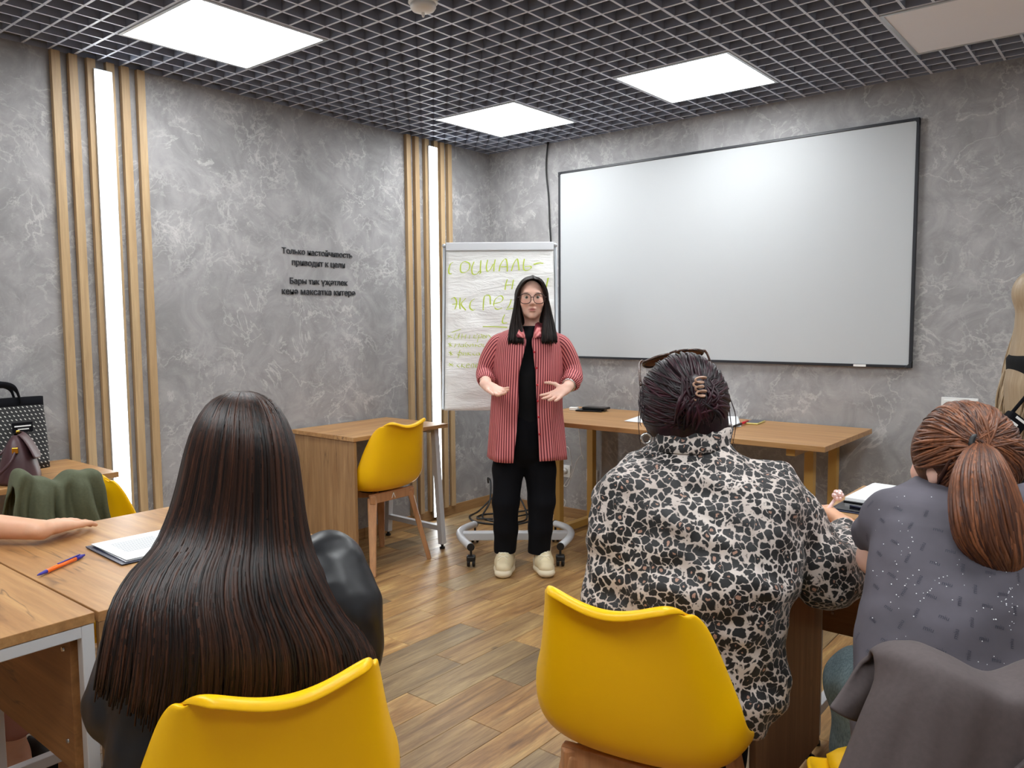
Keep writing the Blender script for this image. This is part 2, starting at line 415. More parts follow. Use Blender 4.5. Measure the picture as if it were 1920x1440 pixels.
M['brown_coat'] = plain('taupe_coat', srgb(78, 68, 68), .75, noise=.08, nscale=120)
M['olive'] = plain('olive_cloth', srgb(84, 88, 66), .85, noise=.1, nscale=150)
M['shoe'] = plain('cream_leather', srgb(220, 204, 168), .55)
M['shoe_sole'] = plain('cream_rubber', srgb(222, 208, 180), .6)
M['shoe_black'] = plain('black_shoe', srgb(24, 22, 24), .6)
M['lace'] = plain('lace', srgb(240, 232, 208), .8)
M['rose_cloth'] = plain('rose_trousers', srgb(172, 120, 106), .85)
M['purse'] = plain('oxblood_leather', srgb(74, 48, 52), .42)
M['gold'] = plain('gold_metal', srgb(220, 172, 70), .22, 1.0)
M['tortoise'] = plain('tortoise_frame', srgb(62, 38, 26), .25, noise=.6, nscale=60)
M['tinted'] = plain('amber_lens', srgb(150, 92, 62), .1)
M['clip'] = plain('beige_clip', srgb(178, 142, 120), .4)
M['eye_white'] = plain('eye_white', srgb(186, 176, 168), .3); M['iris'] = plain('iris', srgb(62, 60, 50), .15)
M['glasses'] = plain('brown_frame', srgb(58, 34, 34), .3)
M['silver'] = plain('silver', srgb(208, 206, 204), .2, 1.0)
def m_glass():
    t = NT('clear_lens'); t.base((.97, .98, .98, 1)); t.set(Roughness=.02, IOR=1.2); t.b.inputs['Transmission Weight'].default_value = 1.0; return t.m
M['lens'] = m_glass()
# ------------------------------------------------------------------ room shell
H = 2.478; RX = 5.4; RY = -6.0
def box_obj(name, x0, x1, y0, y1, z0, z1, mat, parent=None, bevel=0, kind=None):
    o = MB().box(x0, x1, y0, y1, z0, z1).build(name, mat, parent, bevel=bevel)
    if kind: o['kind'] = kind
    return o
floor = box_obj('floor', 0, RX, RY, 0, -.06, -.0035, M['grout'], kind='structure')
box_obj('wall_left', -.12, 0, RY-.12, .12, -.06, H+.42, M['plaster'], kind='structure')
box_obj('wall_back', 0, RX, 0, .12, -.06, H+.42, M['plaster'], kind='structure')
box_obj('wall_right', RX, RX+.12, RY-.12, .12, -.06, H+.42, M['plaster'], kind='structure')
box_obj('wall_rear', 0, RX, RY-.12, RY, -.06, H+.42, M['plaster'], kind='structure')
# floor planks 147.5 x 595 mm, laid along y with half offsets
PWX, PLY, GAP = .1475, .595, .0018
def plank_mesh(lx, ly):
    c = .0012; a, b = lx/2-GAP/2, ly/2-GAP/2
    vs = [(-a, -b, -.0035), (a, -b, -.0035), (a, b, -.0035), (-a, b, -.0035), (-a, -b, -c), (a, -b, -c), (a, b, -c), (-a, b, -c),
          (-a+c, -b+c, 0), (a-c, -b+c, 0), (a-c, b-c, 0), (-a+c, b-c, 0)]
    return vs, [(0, 1, 5, 4), (1, 2, 6, 5), (2, 3, 7, 6), (3, 0, 4, 7), (4, 5, 9, 8), (5, 6, 10, 9), (6, 7, 11, 10), (7, 4, 8, 11), (8, 9, 10, 11)]
planks = []
k0 = int(math.floor((0-1.83)/PWX)); k1 = int(math.ceil((RX-1.83)/PWX))
for k in range(k0, k1):
    xa = max(1.83+k*PWX, 0.0); xb = min(1.83+(k+1)*PWX, RX)
    if xb-xa < .01: continue
    off = -2.127 if k % 2 == 0 else -2.42
    j = -8
    while True:
        ya = off+j*PLY; yb = ya+PLY; j += 1
        if ya >= 0: break
        ya, yb = max(ya, RY), min(yb, 0.0)
        if yb-ya < .01: continue
        planks.append(((xa+xb)/2, (ya+yb)/2, xb-xa, yb-ya))
def seen(x, y, z=0.0):
    d = np.array((x, y, z))-CAM; zz = d @ _f
    return 1e9 if zz < .3 else max(abs(960+FPX*(d @ _r)/zz-960)/960, abs(FPX*(d @ _u)/zz)/720)
def pscore(pk):
    x, y, lx, ly = pk
    v = min(seen(x+a*lx/2, y+b*ly/2) for a in (-1, 0, 1) for b in (-1, -.5, 0, .5, 1))
    return (0 if v <= 1.04 else 1, math.hypot(x-CAM[0], y-CAM[1]))
planks.sort(key=pscore)
shared = {}
rest = MB()
for i, (x, y, lx, ly) in enumerate(planks):
    vs, fs = plank_mesh(lx, ly)
    if i < 300 and pscore((x, y, lx, ly))[0] == 0:
        key = (round(lx, 4), round(ly, 4))
        if key not in shared:
            me = bpy.data.meshes.new('plank'); me.from_pydata(vs, [], fs); me.materials.append(M['plank']); shared[key] = me
        o = bpy.data.objects.new('plank', shared[key]); COL.objects.link(o); o.location = (x, y, 0); o.parent = floor
    else:
        rest.add([(a+x, b+y, c) for a, b, c in vs], fs)
tag(rest.build('plank_field', M['plank'], floor), kind='stuff')

# skirting
bl = empty('baseboard_left', kind='structure'); bb = empty('baseboard_back', kind='structure')
y = 0.0
while y > RY+.02:
    ya = max(y-.6, RY); MB().box(0, .011, ya+.001, y-.001, 0, .066).build('skirting_tile', M['base_tile_y'], bl, bevel=.0025); y = ya
x = .011
while x < RX-.02:
    xb = min(x+.6, RX); MB().box(x+.001, xb-.001, -.011, 0, 0, .066).build('skirting_tile', M['base_tile'], bb, bevel=.0025); x = xb

# ------------------------------------------------------------------ ceiling: slab, open-cell grille, light panels
ceil = box_obj('ceiling', 0, RX, RY, 0, H+.32, H+.42, M['slab'], kind='structure')
PANELS = [(.4, -.95, 1), (1.6, -.95, 1), (2.8, -.95, 0), (.4, -2.75, 1), (2.8, -2.75, 1), (.4, -4.55, 1), (1.6, -4.55, 1), (2.8, -4.55, 1), (4.0, -2.75, 1), (4.0, -4.55, 1), (4.0, -.95, 1)]
def cut(fixed, along_x, lo, hi):
    """lengths of a grille bar that are not interrupted by a light panel"""
    segs = [(lo, hi)]
    for px, py, _ in PANELS:
        a0, a1, f0, f1 = (px, px+.6, py, py+.6) if along_x else (py, py+.6, px, px+.6)
        if f0+.01 < fixed < f1-.01:
            new = []
            for s0, s1 in segs:
                if a1 <= s0 or a0 >= s1: new.append((s0, s1))
                else:
                    if a0 > s0: new.append((s0, a0))
                    if a1 < s1: new.append((a1, s1))
            segs = new
    return segs
RW, RH = .0098, .055
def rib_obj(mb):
    o = mb.build('grille_bar', M['rib'], ceil); o.data.materials.append(M['rib_lit'])
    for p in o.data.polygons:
        if p.normal.z < -.5: p.material_index = 1  # downward faces get the copy with painted-in light
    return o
n = int(round(RX/.1))
for i in range(1, n):
    x = i*.1; mb = MB(); w = .012 if abs((x-.4) % .6) < .01 or abs((x-.4) % .6-.6) < .01 else RW
    for a, b in cut(x, False, RY+.005, -.005): mb.box(x-w/2, x+w/2, a, b, H, H+RH)
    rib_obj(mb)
yy = -.05
while yy > RY+.03:
    mb = MB(); w = .012 if abs((yy+.95) % .6) < .01 or abs((yy+.95) % .6-.6) < .01 else RW
    for a, b in cut(yy, True, .005, RX-.005): mb.box(a, b, yy-w/2, yy+w/2, H+.0006, H+RH-.0006)
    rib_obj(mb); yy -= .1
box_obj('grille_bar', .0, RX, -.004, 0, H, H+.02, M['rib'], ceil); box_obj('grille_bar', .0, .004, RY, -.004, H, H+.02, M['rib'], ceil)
plabel = {(.4, -.95): 'lit square ceiling panel nearest the corner behind the flip chart', (1.6, -.95): 'lit square ceiling panel above the left half of the whiteboard',
          (2.8, -.95): 'unlit greyish square ceiling panel in the grille', (.4, -2.75): 'lit square ceiling panel beside the wall lettering and first light strip',
          (2.8, -2.75): 'lit square ceiling panel over the seated women', (.4, -4.55): 'lit square ceiling panel at the rear of the room by the left wall',
          (1.6, -4.55): 'lit square ceiling panel at the rear, second from left wall', (2.8, -4.55): 'lit square ceiling panel at the rear, third from left wall',
          (4.0, -2.75): 'lit square ceiling panel by the right wall, middle row', (4.0, -4.55): 'lit square ceiling panel at the rear by the right wall', (4.0, -.95): 'lit square ceiling panel right of the whiteboard by the right wall'}
for px, py, on in PANELS:
    e = empty('ceiling_light', (px+.3, py+.3, H), 0, plabel[(px, py)], 'ceiling light', 'square panels in the ceiling grille')
    mb = MB(); a, b = .293, .279
    for s in (-1, 1):
        mb.box(-a, a, min(s*a, s*b), max(s*a, s*b), -.004, .02); mb.box(min(s*a, s*b), max(s*a, s*b), -b, b, -.004, .02)
    mb.build('frame', M['alu'], e)
    MB().box(-b, b, -b, b, -.001, .012).build('diffuser', M['panel_on'] if on else M['panel_off'], e)
    MB().box(-a+.004, a-.004, -a+.004, a-.004, .021, .05).build('housing', M['alu'], e)

sd = empty('smoke_detector', (1.595, -2.2, H), 0, 'round white smoke detector hanging under the ceiling grille', 'smoke detector')
MB().lathe([(.03, .0), (.052, -.001), (.054, -.018), (.05, -.022)], n=32).build('base', M['white_plastic'], sd, smooth=True)
MB().lathe([(.046, -.022), (.047, -.034), (.04, -.044), (.026, -.05), (.010, -.053)], n=32).build('sensor_head', M['white_plastic'], sd, smooth=True)
MB().lathe([(.006, -.053), (.006, -.062), (.003, -.068)], n=12).build('indicator', M['white_plastic'], sd, smooth=True)

# ------------------------------------------------------------------ slats and light strips on the left wall
SL = [([-2.849, -2.779, -2.704, -2.622, -2.557, -2.485], -2.642), ([-.8115, -.740, -.6526, -.571, -.5125, -.4425], -.593)]
for g, (ys, sc) in enumerate(SL):
    tr = empty('trim_%d' % (g+1), (0, 0, 0), kind='structure')
    for y0 in ys: MB().box(0, .026, y0, y0+.036, .062, H-.002).build('slat', M['slat'], tr, bevel=.0015)
    e = empty('wall_light', (.026, sc, .02), 0, ['tall lit strip between wooden slats beside the olive jacket chair', 'tall lit strip between wooden slats behind the flip chart'][g], 'wall light', 'vertical light strips')
    w = .0395; zt = H-.045-.02
    MB().box(0, .012, -w, w, 0, zt).build('profile', M['alu'], e)
    MB().box(.0115, .0165, -w+.004, w-.004, .004, zt-.004).build('diffuser', M['strip'], e, bevel=.002)

# ------------------------------------------------------------------ wall lettering
def text_mesh(s, size, extrude=0.0, res=3, bold=0.0):
    cu = bpy.data.curves.new('t', 'FONT'); cu.body = s; cu.size = size; cu.extrude = extrude; cu.offset = bold; cu.resolution_u = res
    o = bpy.data.objects.new('t', cu); COL.objects.link(o); bpy.context.view_layer.update()
    me = bpy.data.meshes.new_from_object(o.evaluated_get(bpy.context.evaluated_depsgraph_get()))
    bpy.data.objects.remove(o); bpy.data.curves.remove(cu); return me
def mesh_x(me):
    if not len(me.vertices): return (0, 0)
    xs = [v.co.x for v in me.vertices]; return (min(xs), max(xs))
let = empty('wall_lettering', (0, -1.48, 1.60), 0, 'dark raised Cyrillic lettering in four lines on the plaster wall', 'lettering')
ROT = Matrix(((0, 0, 1), (1, 0, 0), (0, 1, 0)))          # text x -> world y, text y -> world z, out of the wall -> +x
for line, ya, yb, zb in (('Только настойчивость', -1.722, -1.243, 1.690), ('приводит к цели', -1.660, -1.297, 1.630), ('Бары тик үҗәтлек', -1.677, -1.281, 1.528), ('кенә максатка китерә', -1.730, -1.225, 1.470)):
    full = text_mesh(line, .1); x0, x1 = mesh_x(full); sc = (yb-ya)/(x1-x0); bpy.data.meshes.remove(full)
    for i, ch in enumerate(line):
        if ch == ' ': continue
        me = text_mesh(ch, .1, .0); cx0, cx1 = mesh_x(me)
        pre = text_mesh(line[:i+1], .1); px1 = mesh_x(pre)[1]; bpy.data.meshes.remove(pre)
        bpy.data.meshes.remove(me); me = text_mesh(ch, .1*sc, .002, 3, .0004)
        for v in me.vertices:
            c = v.co.copy(); c.x += (px1-cx1-x0)*sc; c.z += .002
            w = ROT @ c; v.co = (w.x+.001, w.y+ya+1.48, w.z+zb-1.60)
        link('letter', me, M['letter'], let)

# ------------------------------------------------------------------ whiteboard, cable, switches, sockets on the back wall
wb = empty('whiteboard', (1.687, -.0, 1.07), 0, 'large white magnetic board with thin black frame on the grey wall', 'whiteboard')
x0, x1, z0, z1 = .616-1.687, 2.759-1.687, 0.0, 1.208
MB().box(x0+.012, x1-.012, -.022, -.003, z0+.012, z1-.012).build('board_surface', M['whiteboard'], wb)
mb = MB(); t = .014
mb.box(x0, x1, -.027, -.001, z0, z0+t); mb.box(x0, x1, -.027, -.001, z1-t, z1); mb.box(x0, x0+t, -.027, -.001, z0+t, z1-t); mb.box(x1-t, x1, -.027, -.001, z0+t, z1-t)
mb.build('frame', M['board_frame'], wb, bevel=.002)
for cx in (x0, x1):
    for cz in (z0, z1):
        s = 1 if cx < 0 else -1; q = 1 if cz < .5 else -1
        MB().add([(cx, -.029, cz), (cx+s*.034, -.029, cz), (cx, -.029, cz+q*.034), (cx, -.001, cz), (cx+s*.034, -.001, cz), (cx, -.001, cz+q*.034)],
                 [(0, 1, 2), (5, 4, 3), (0, 3, 4, 1), (1, 4, 5, 2), (2, 5, 3, 0)]).build('corner_cap', M['board_frame'], wb, bevel=.002, fixn=True)
MB().box(.80, .86, -.033, -.027, .001, .012).build('maker_plate', M['white_plastic'], wb)

pts = spline([(.524, -.012, 2.49), (.509, -.012, 2.373), (.510, -.012, 2.269), (.527, -.012, 2.128), (.535, -.012, 1.953), (.545, -.012, 1.80), (.548, -.013, 1.5), (.54, -.013, 1.1), (.55, -.013, .7), (.545, -.013, .3), (.56, -.02, .085), (.62, -.05, .008)], 60)
tag(MB().tube(pts, .0055, 8).build('hanging_cable', M['cable_black'], smooth=True), 'black cable hanging from the grille down the back wall', 'cable')

def plate(name, label, cx, cz, w, h, rockers, cat, group=None):
    e = empty(name, (cx, 0, cz), 0, label, cat, group)
    MB().box(-w/2, w/2, -.009, 0, -h/2, h/2).build('frame', M['white_plastic'], e, bevel=.002)
    for (a, b, c, d) in rockers: MB().box(a, b, -.013, -.008, c, d).build('rocker', M['white_plastic'], e, bevel=.0015)
    return e
plate('light_switch', 'white double light switch plate on the wall right of whiteboard', 2.970, .890, .156, .086,
      [(-.066, -.008, -.032, .032), (.010, .037, -.032, .032), (.039, .066, -.032, .032)], 'switch')
for cx, cz, lab in ((.655, .31, 'white wall socket with a plugged-in charger under table left end'), (.868, .305, 'white wall socket behind the ochre table leg')):
    e = empty('wall_socket', (cx, 0, cz), 0, lab, 'socket', 'wall sockets under the back table')
    MB().box(-.041, .041, -.01, 0, -.041, .041).build('frame', M['white_plastic'], e, bevel=.003)
    MB().lathe([(.022, -.010), (.022, -.006)], axis=1, n=24).build('recess', M['white_plastic'], e)
    if cx < .7:
        MB().lathe([(.019, -.045), (.021, -.04), (.021, -.008)], axis=1, n=20).build('plug', M['white_plastic'], e, smooth=True)
# black cable coil in the corner
rg = random.Random(4); pts = []
base = [(.05, -.10, .17), (.10, -.16, .22), (.16, -.2, .20), (.20, -.26, .08), (.24, -.38, .012), (.34, -.42, .008), (.46, -.40, .008), (.52, -.28, .008), (.44, -.16, .03), (.32, -.10, .12), (.24, -.10, .16), (.16, -.16, .10), (.12, -.28, .012), (.16, -.42, .008), (.28, -.50, .008), (.42, -.48, .008), (.54, -.40, .008), (.60, -.28, .03), (.58, -.16, .09), (.50, -.08, .10), (.42, -.1, .03), (.30, -.2, .01), (.2, -.33, .008), (.26, -.44, .012), (.40, -.33, .014), (.47, -.06, .012)]
tag(MB().tube(spline(base, 160), .006, 8).build('cable_coil', M['cable_black'], smooth=True), 'loose coil of black cable lying in the room corner', 'cable')
for nm, pl, lab in (('charger_cable', [(.655, -.045, .31), (.66, -.07, .26), (.70, -.06, .22), (.74, -.05, .30), (.78, -.05, .40), (.82, -.05, .44), (.835, -.05, .41), (.81, -.045, .46), (.80, -.06, .60), (.79, -.08, .70)], 'thin white charger cable rising from the socket to the table'),
                    ('charger_cable', [(.64, -.05, .29), (.66, -.09, .20), (.66, -.10, .13), (.70, -.10, .09), (.72, -.10, .13), (.69, -.11, .17), (.72, -.11, .24), (.78, -.11, .34), (.76, -.11, .48), (.72, -.11, .50), (.70, -.10, .54), (.73, -.10, .56)], 'thin white charger cable looping low beside the socket')):
    tag(MB().tube(spline(pl, 60), .0022, 6).build(nm, M['cable_white'], smooth=True), lab, 'cable')
# ------------------------------------------------------------------ desks
def desk(name, label, x0, x1, y0, y1, z, panel=None, frame=None, modesty=None, grain=0, cat='desk', top_t=.022, panel_mat='oak_z', group=None, over=.012, frame_style='U', frame_in=None):
    """board-topped desk: one solid side panel and one white steel end frame"""
    cx, cy = (x0+x1)/2, (y0+y1)/2
    e = empty(name, (cx, cy, 0), 0, label, cat, group)
    def bx(nm, a, b, c, d, p, q, mat, par=e, bevel=.0015): return MB().box(a-cx, b-cx, c-cy, d-cy, p, q).build(nm, mat, par, bevel=bevel)
    bx('desk_top', x0, x1, y0, y1, z-top_t, z, M['oak_x'] if grain == 0 else M['oak_y'])
    zt = z-top_t; pt = .018
    if panel:
        a = dict(x0=(x0+over, x0+over+pt, y0+over, y1-over), x1=(x1-over-pt, x1-over, y0+over, y1-over), y0=(x0+over, x1-over, y0+over, y0+over+pt), y1=(x0+over, x1-over, y1-over-pt, y1-over))[panel]
        bx('side_panel', *a, .022, zt, M[panel_mat])
        for k in (0, 1):
            fx, fy = ((a[0]+a[1])/2, a[2]+.06 if k == 0 else a[3]-.06) if panel[0] == 'x' else (a[0]+.06 if k == 0 else a[1]-.06, (a[2]+a[3])/2)
            MB().lathe([(.016, 0), (.016, .006), (.006, .008), (.006, .024)], (fx-cx, fy-cy, 0), 14).build('foot_pad', M['black_plastic'], e)
    if modesty:
        side, zb = modesty
        a = dict(y0=(x0+.035, x1-.035, y0+.02, y0+.038), y1=(x0+.035, x1-.035, y1-.038, y1-.02), x0=(x0+.02, x0+.038, y0+.035, y1-.035), x1=(x1-.038, x1-.02, y0+.035, y1-.035))[side]
        mp = bx('modesty_panel', *a, zb, zt, M['oak_dark'])
        for zz in (zb+.06, zt-.06):
            for fx in ((a[0]+.03, a[1]-.03) if side[0] == 'y' else ()):
                MB().lathe([(.005, -.003), (.006, 0), (.004, .003)], (fx-cx, a[2]-.001-cy, zz), 10, axis=1).build('screw_cap', M['silver'], mp)
    if frame:
        w, ns = (.034, .03) if frame_style == 'A' else (.025, .014)
        if frame[0] == 'x':
            fi_ = ns if frame_in is None else frame_in; X = x0+fi_ if frame == 'x0' else x1-fi_
            P = lambda t, zz: (X-cx, t-cy, zz); lo, hi = y0+ns, y1-ns
        else:
            Y = y0+ns if frame == 'y0' else y1-ns
            P = lambda t, zz: (t-cx, Y-cy, zz); lo, hi = x0+ns, x1-ns
        ins = .05 if frame_style == 'A' else 0.0
        up = (1, 0, 0) if frame[0] == 'x' else (0, 1, 0)
        fr = MB().bar(P(lo+ins+w/2, zt-w/2-.0005), P(hi-ins-w/2, zt-w/2-.0005), w, w, up).build('end_frame', M['white_metal'], e, bevel=.002)
        for a, b in ((lo, lo+ins), (hi, hi-ins)):
            MB().bar(P(a, .028), P(b, zt-.0005), w, w, up).build('leg', M['white_metal'], e, bevel=.002)
            q = P(a, 0); MB().lathe([(.016, 0), (.016, .01), (.008, .012), (.008, .03)], q, 14).build('foot_pad', M['black_plastic'], e)
        zs = .12 if frame_style == 'A' else .11
        k = ins*zs/zt
        MB().bar(P(lo+k, zs), P(hi-k, zs), .03, .03, up).build('stretcher', M['white_metal'], e, bevel=.002)
    return e
desk('study_desk', 'oak desk with solid side panel against the wall below the lettering', .03, .555, -1.715, -1.025, .73, panel='y0', frame='y1', modesty=None, grain=1, frame_style='A')
desk('table_desk', 'oak desk with white steel frame, its corner beside the long-haired woman', 1.26, 2.041, -4.12, -3.608, .73, frame='x1', modesty=('y1', .39), grain=0)
desk('table_desk', 'oak desk under the orange pen and papers folder', 1.26, 2.046, -3.603, -2.965, .73, panel='x1', frame='x0', grain=0, over=.001, frame_in=.10)
desk('side_desk', 'oak desk by the left wall carrying the two bags', .03, .52, -3.62, -2.87, .73, panel='y0', frame='y1', grain=1, frame_style='A')
desk('table_desk', 'oak desk beside the leopard-print woman with tall wood end panel', 2.925, 3.62, -2.40, -1.885, .73, panel='x0', frame='x1', modesty=('y1', .39), grain=0, panel_mat='walnut_z', over=.008)
desk('table_desk', 'oak desk carrying the notebook and navy folder', 2.915, 3.62, -1.878, -1.37, .73, frame='x0', panel='x1', grain=0)

# back table on ochre frames
bt = empty('long_table', (1.70, -.39, 0), 0, 'long oak table on ochre steel frames below the whiteboard', 'table')
MB().box(-.92, .885, -.365, .365, .730, .755).build('table_top', M['oak_back'], bt, bevel=.0015)
for X in (-.80, .71):
    fr = MB()
    for Y in (-.03, .33): MB().box(X-.022, X+.022, Y-.022, Y+.022, .014, .73).build('leg', M['ochre_metal'], bt, bevel=.002)
    for Y in (-.03, .33): MB().lathe([(.012, 0), (.012, .014)], (X, Y, 0), 12).build('foot_pad', M['black_plastic'], bt)
    MB().box(X-.021, X+.021, -.008, .308, .014, .056).build('foot_rail', M['ochre_metal'], bt, bevel=.002)
    MB().box(X-.021, X+.021, -.30, .308, .688, .7295).build('top_rail', M['ochre_metal'], bt, bevel=.002)

# ------------------------------------------------------------------ the yellow shell chair (faces local +y)
def chair_proto():
    e = empty('shell_chair')
    #        y     z     w     dy    dz
    K = [(.215, .395, .150, -.02, .004), (.212, .418, .172, -.018, .006), (.165, .436, .200, -.005, .014), (.06, .432, .216, 0, .036), (-.05, .424, .222, .01, .068),
         (-.135, .428, .222, .035, .100), (-.188, .462, .214, .066, .118), (-.215, .535, .196, .082, .098), (-.232, .62, .178, .078, .072), (-.244, .695, .162, .064, .052),
         (-.254, .745, .149, .046, .044), (-.262, .770, .142, .034, .036), (-.274, .778, .139, .022, .033), (-.286, .775, .139, .014, .031), (-.292, .763, .139, .010, .030)]
    S = spline(K, 46); P = []
    for i_, (y, z, w, dy, dz) in enumerate(S):
        tf = min(1, max(0, (i_/45.0-.60)/.30)); tf = tf*tf*(3-2*tf)
        row = []
        for j in range(25):
            u = -1+2*j/24.0; a = abs(u)
            g = a**4.0*.7+a**2*.3
            row.append((w*math.copysign(math.sin(a*1.45)/math.sin(1.45), u), y+dy*g, z+dz*g*(1-tf)+tf*(.028*math.sin(math.pi/2*min(1, a/.74))**2-.036*(max(0, a-.74)/.26)**2)))
        if i_ > 35:
            for j in range(25):
                a = abs(-1+2*j/24.0); k_ = min(1, max(0, (a-.62)/.38)); k_ = k_*k_*(3-2*k_); b_ = P[35][j]
                row[j] = tuple(b_[q]+(row[j][q]-b_[q])*(1-.97*k_) for q in range(3))
        P.append(row)
    sh = MB().grid(P).build('shell', M['yellow'], e, smooth=True, solid=.009)
    sh.modifiers['solid'].offset = 1.0
    m = sh.modifiers.new('sub', 'SUBSURF'); m.levels = 1; m.render_levels = 1
    # seat pad
    Q = []
    for i in range(22):
        t = i/21.0; v = 2.0+t*15.5; k = int(v); y, z, w, dy, dz = S[int(round(v))]
        row = []
        for j in range(17):
            u = -1+2*j/16.0; a = abs(u); g = (a**3*.65+a**2*.35)*.6
            edge = (1-a**6)*(1-(2*t-1)**6)
            row.append((w*.82*u, y+dy*g-.0, z+dz*g+.004+.024*edge))
        Q.append(row)
    MB().grid(Q).build('seat_pad', M['yellow_pad'], e, smooth=True, solid=.008)
    # wooden base: two crossing bars, four tapered legs
    for sx in (-1, 1):
        for sy in (-1, 1):
            MB().bar((sx*.205, sy*.195-.01, 0), (sx*.135, sy*.12-.01, .392), .030, .024, (sx, sy, 0), .050, .030).build('leg', M['beech'], e, bevel=.005)
    for s in (-1, 1):
        MB().bar((-.150*s, -.140-.01, .385), (.150*s, .12-.01, .385), .030, .045).build('cross_bar', M['beech'], e, bevel=.004)
    MB().bar((-.155, -.135, .388), (.155, -.135, .388), .022, .05).build('back_rail', M['beech'], e, bevel=.004)
    MB().lathe([(.09, .398), (.09, .408)], (0, 0, 0), 20).build('mount_plate', M['black_plastic'], e)
    return e
CH0 = chair_proto()
tri = MB()
tri.bar((-.012, -.1475, .374), (0, -.1475, .402), .004, .001, (0, 1, 0)); tri.bar((.012, -.1475, .374), (0, -.1475, .402), .004, .001, (0, 1, 0))
logo = tri.build('maker_mark', M['white_plastic'], CH0)
spots = [(.405, -1.450, math.radians(90.5), 'yellow shell chair pushed to the desk below the lettering'),
         (2.876, -2.79, math.radians(10), 'yellow shell chair holding the woman in leopard print'),
         (2.49, -3.53, math.radians(68.5), 'yellow shell chair holding the long-haired woman in black leather'),
         (1.15, -3.222, math.radians(-90), 'yellow shell chair with an olive jacket over its back'),
         (3.455, -2.77, math.radians(33), 'yellow shell chair under the taupe jacket, holding the ponytailed girl')]
CHAIRS = []
for i, (x, y, rz, lab) in enumerate(spots):
    c = CH0 if i == 0 else copy_tree(CH0)
    c.location = (x, y, 0); c.rotation_euler = (0, 0, rz); tag(c, lab, 'chair', 'yellow shell chairs'); CHAIRS.append(c)
def local(i, p):
    x, y, rz, _ = spots[i]; c, s = math.cos(rz), math.sin(rz)
    return np.array((x+c*p[0]-s*p[1], y+s*p[0]+c*p[1], p[2]))
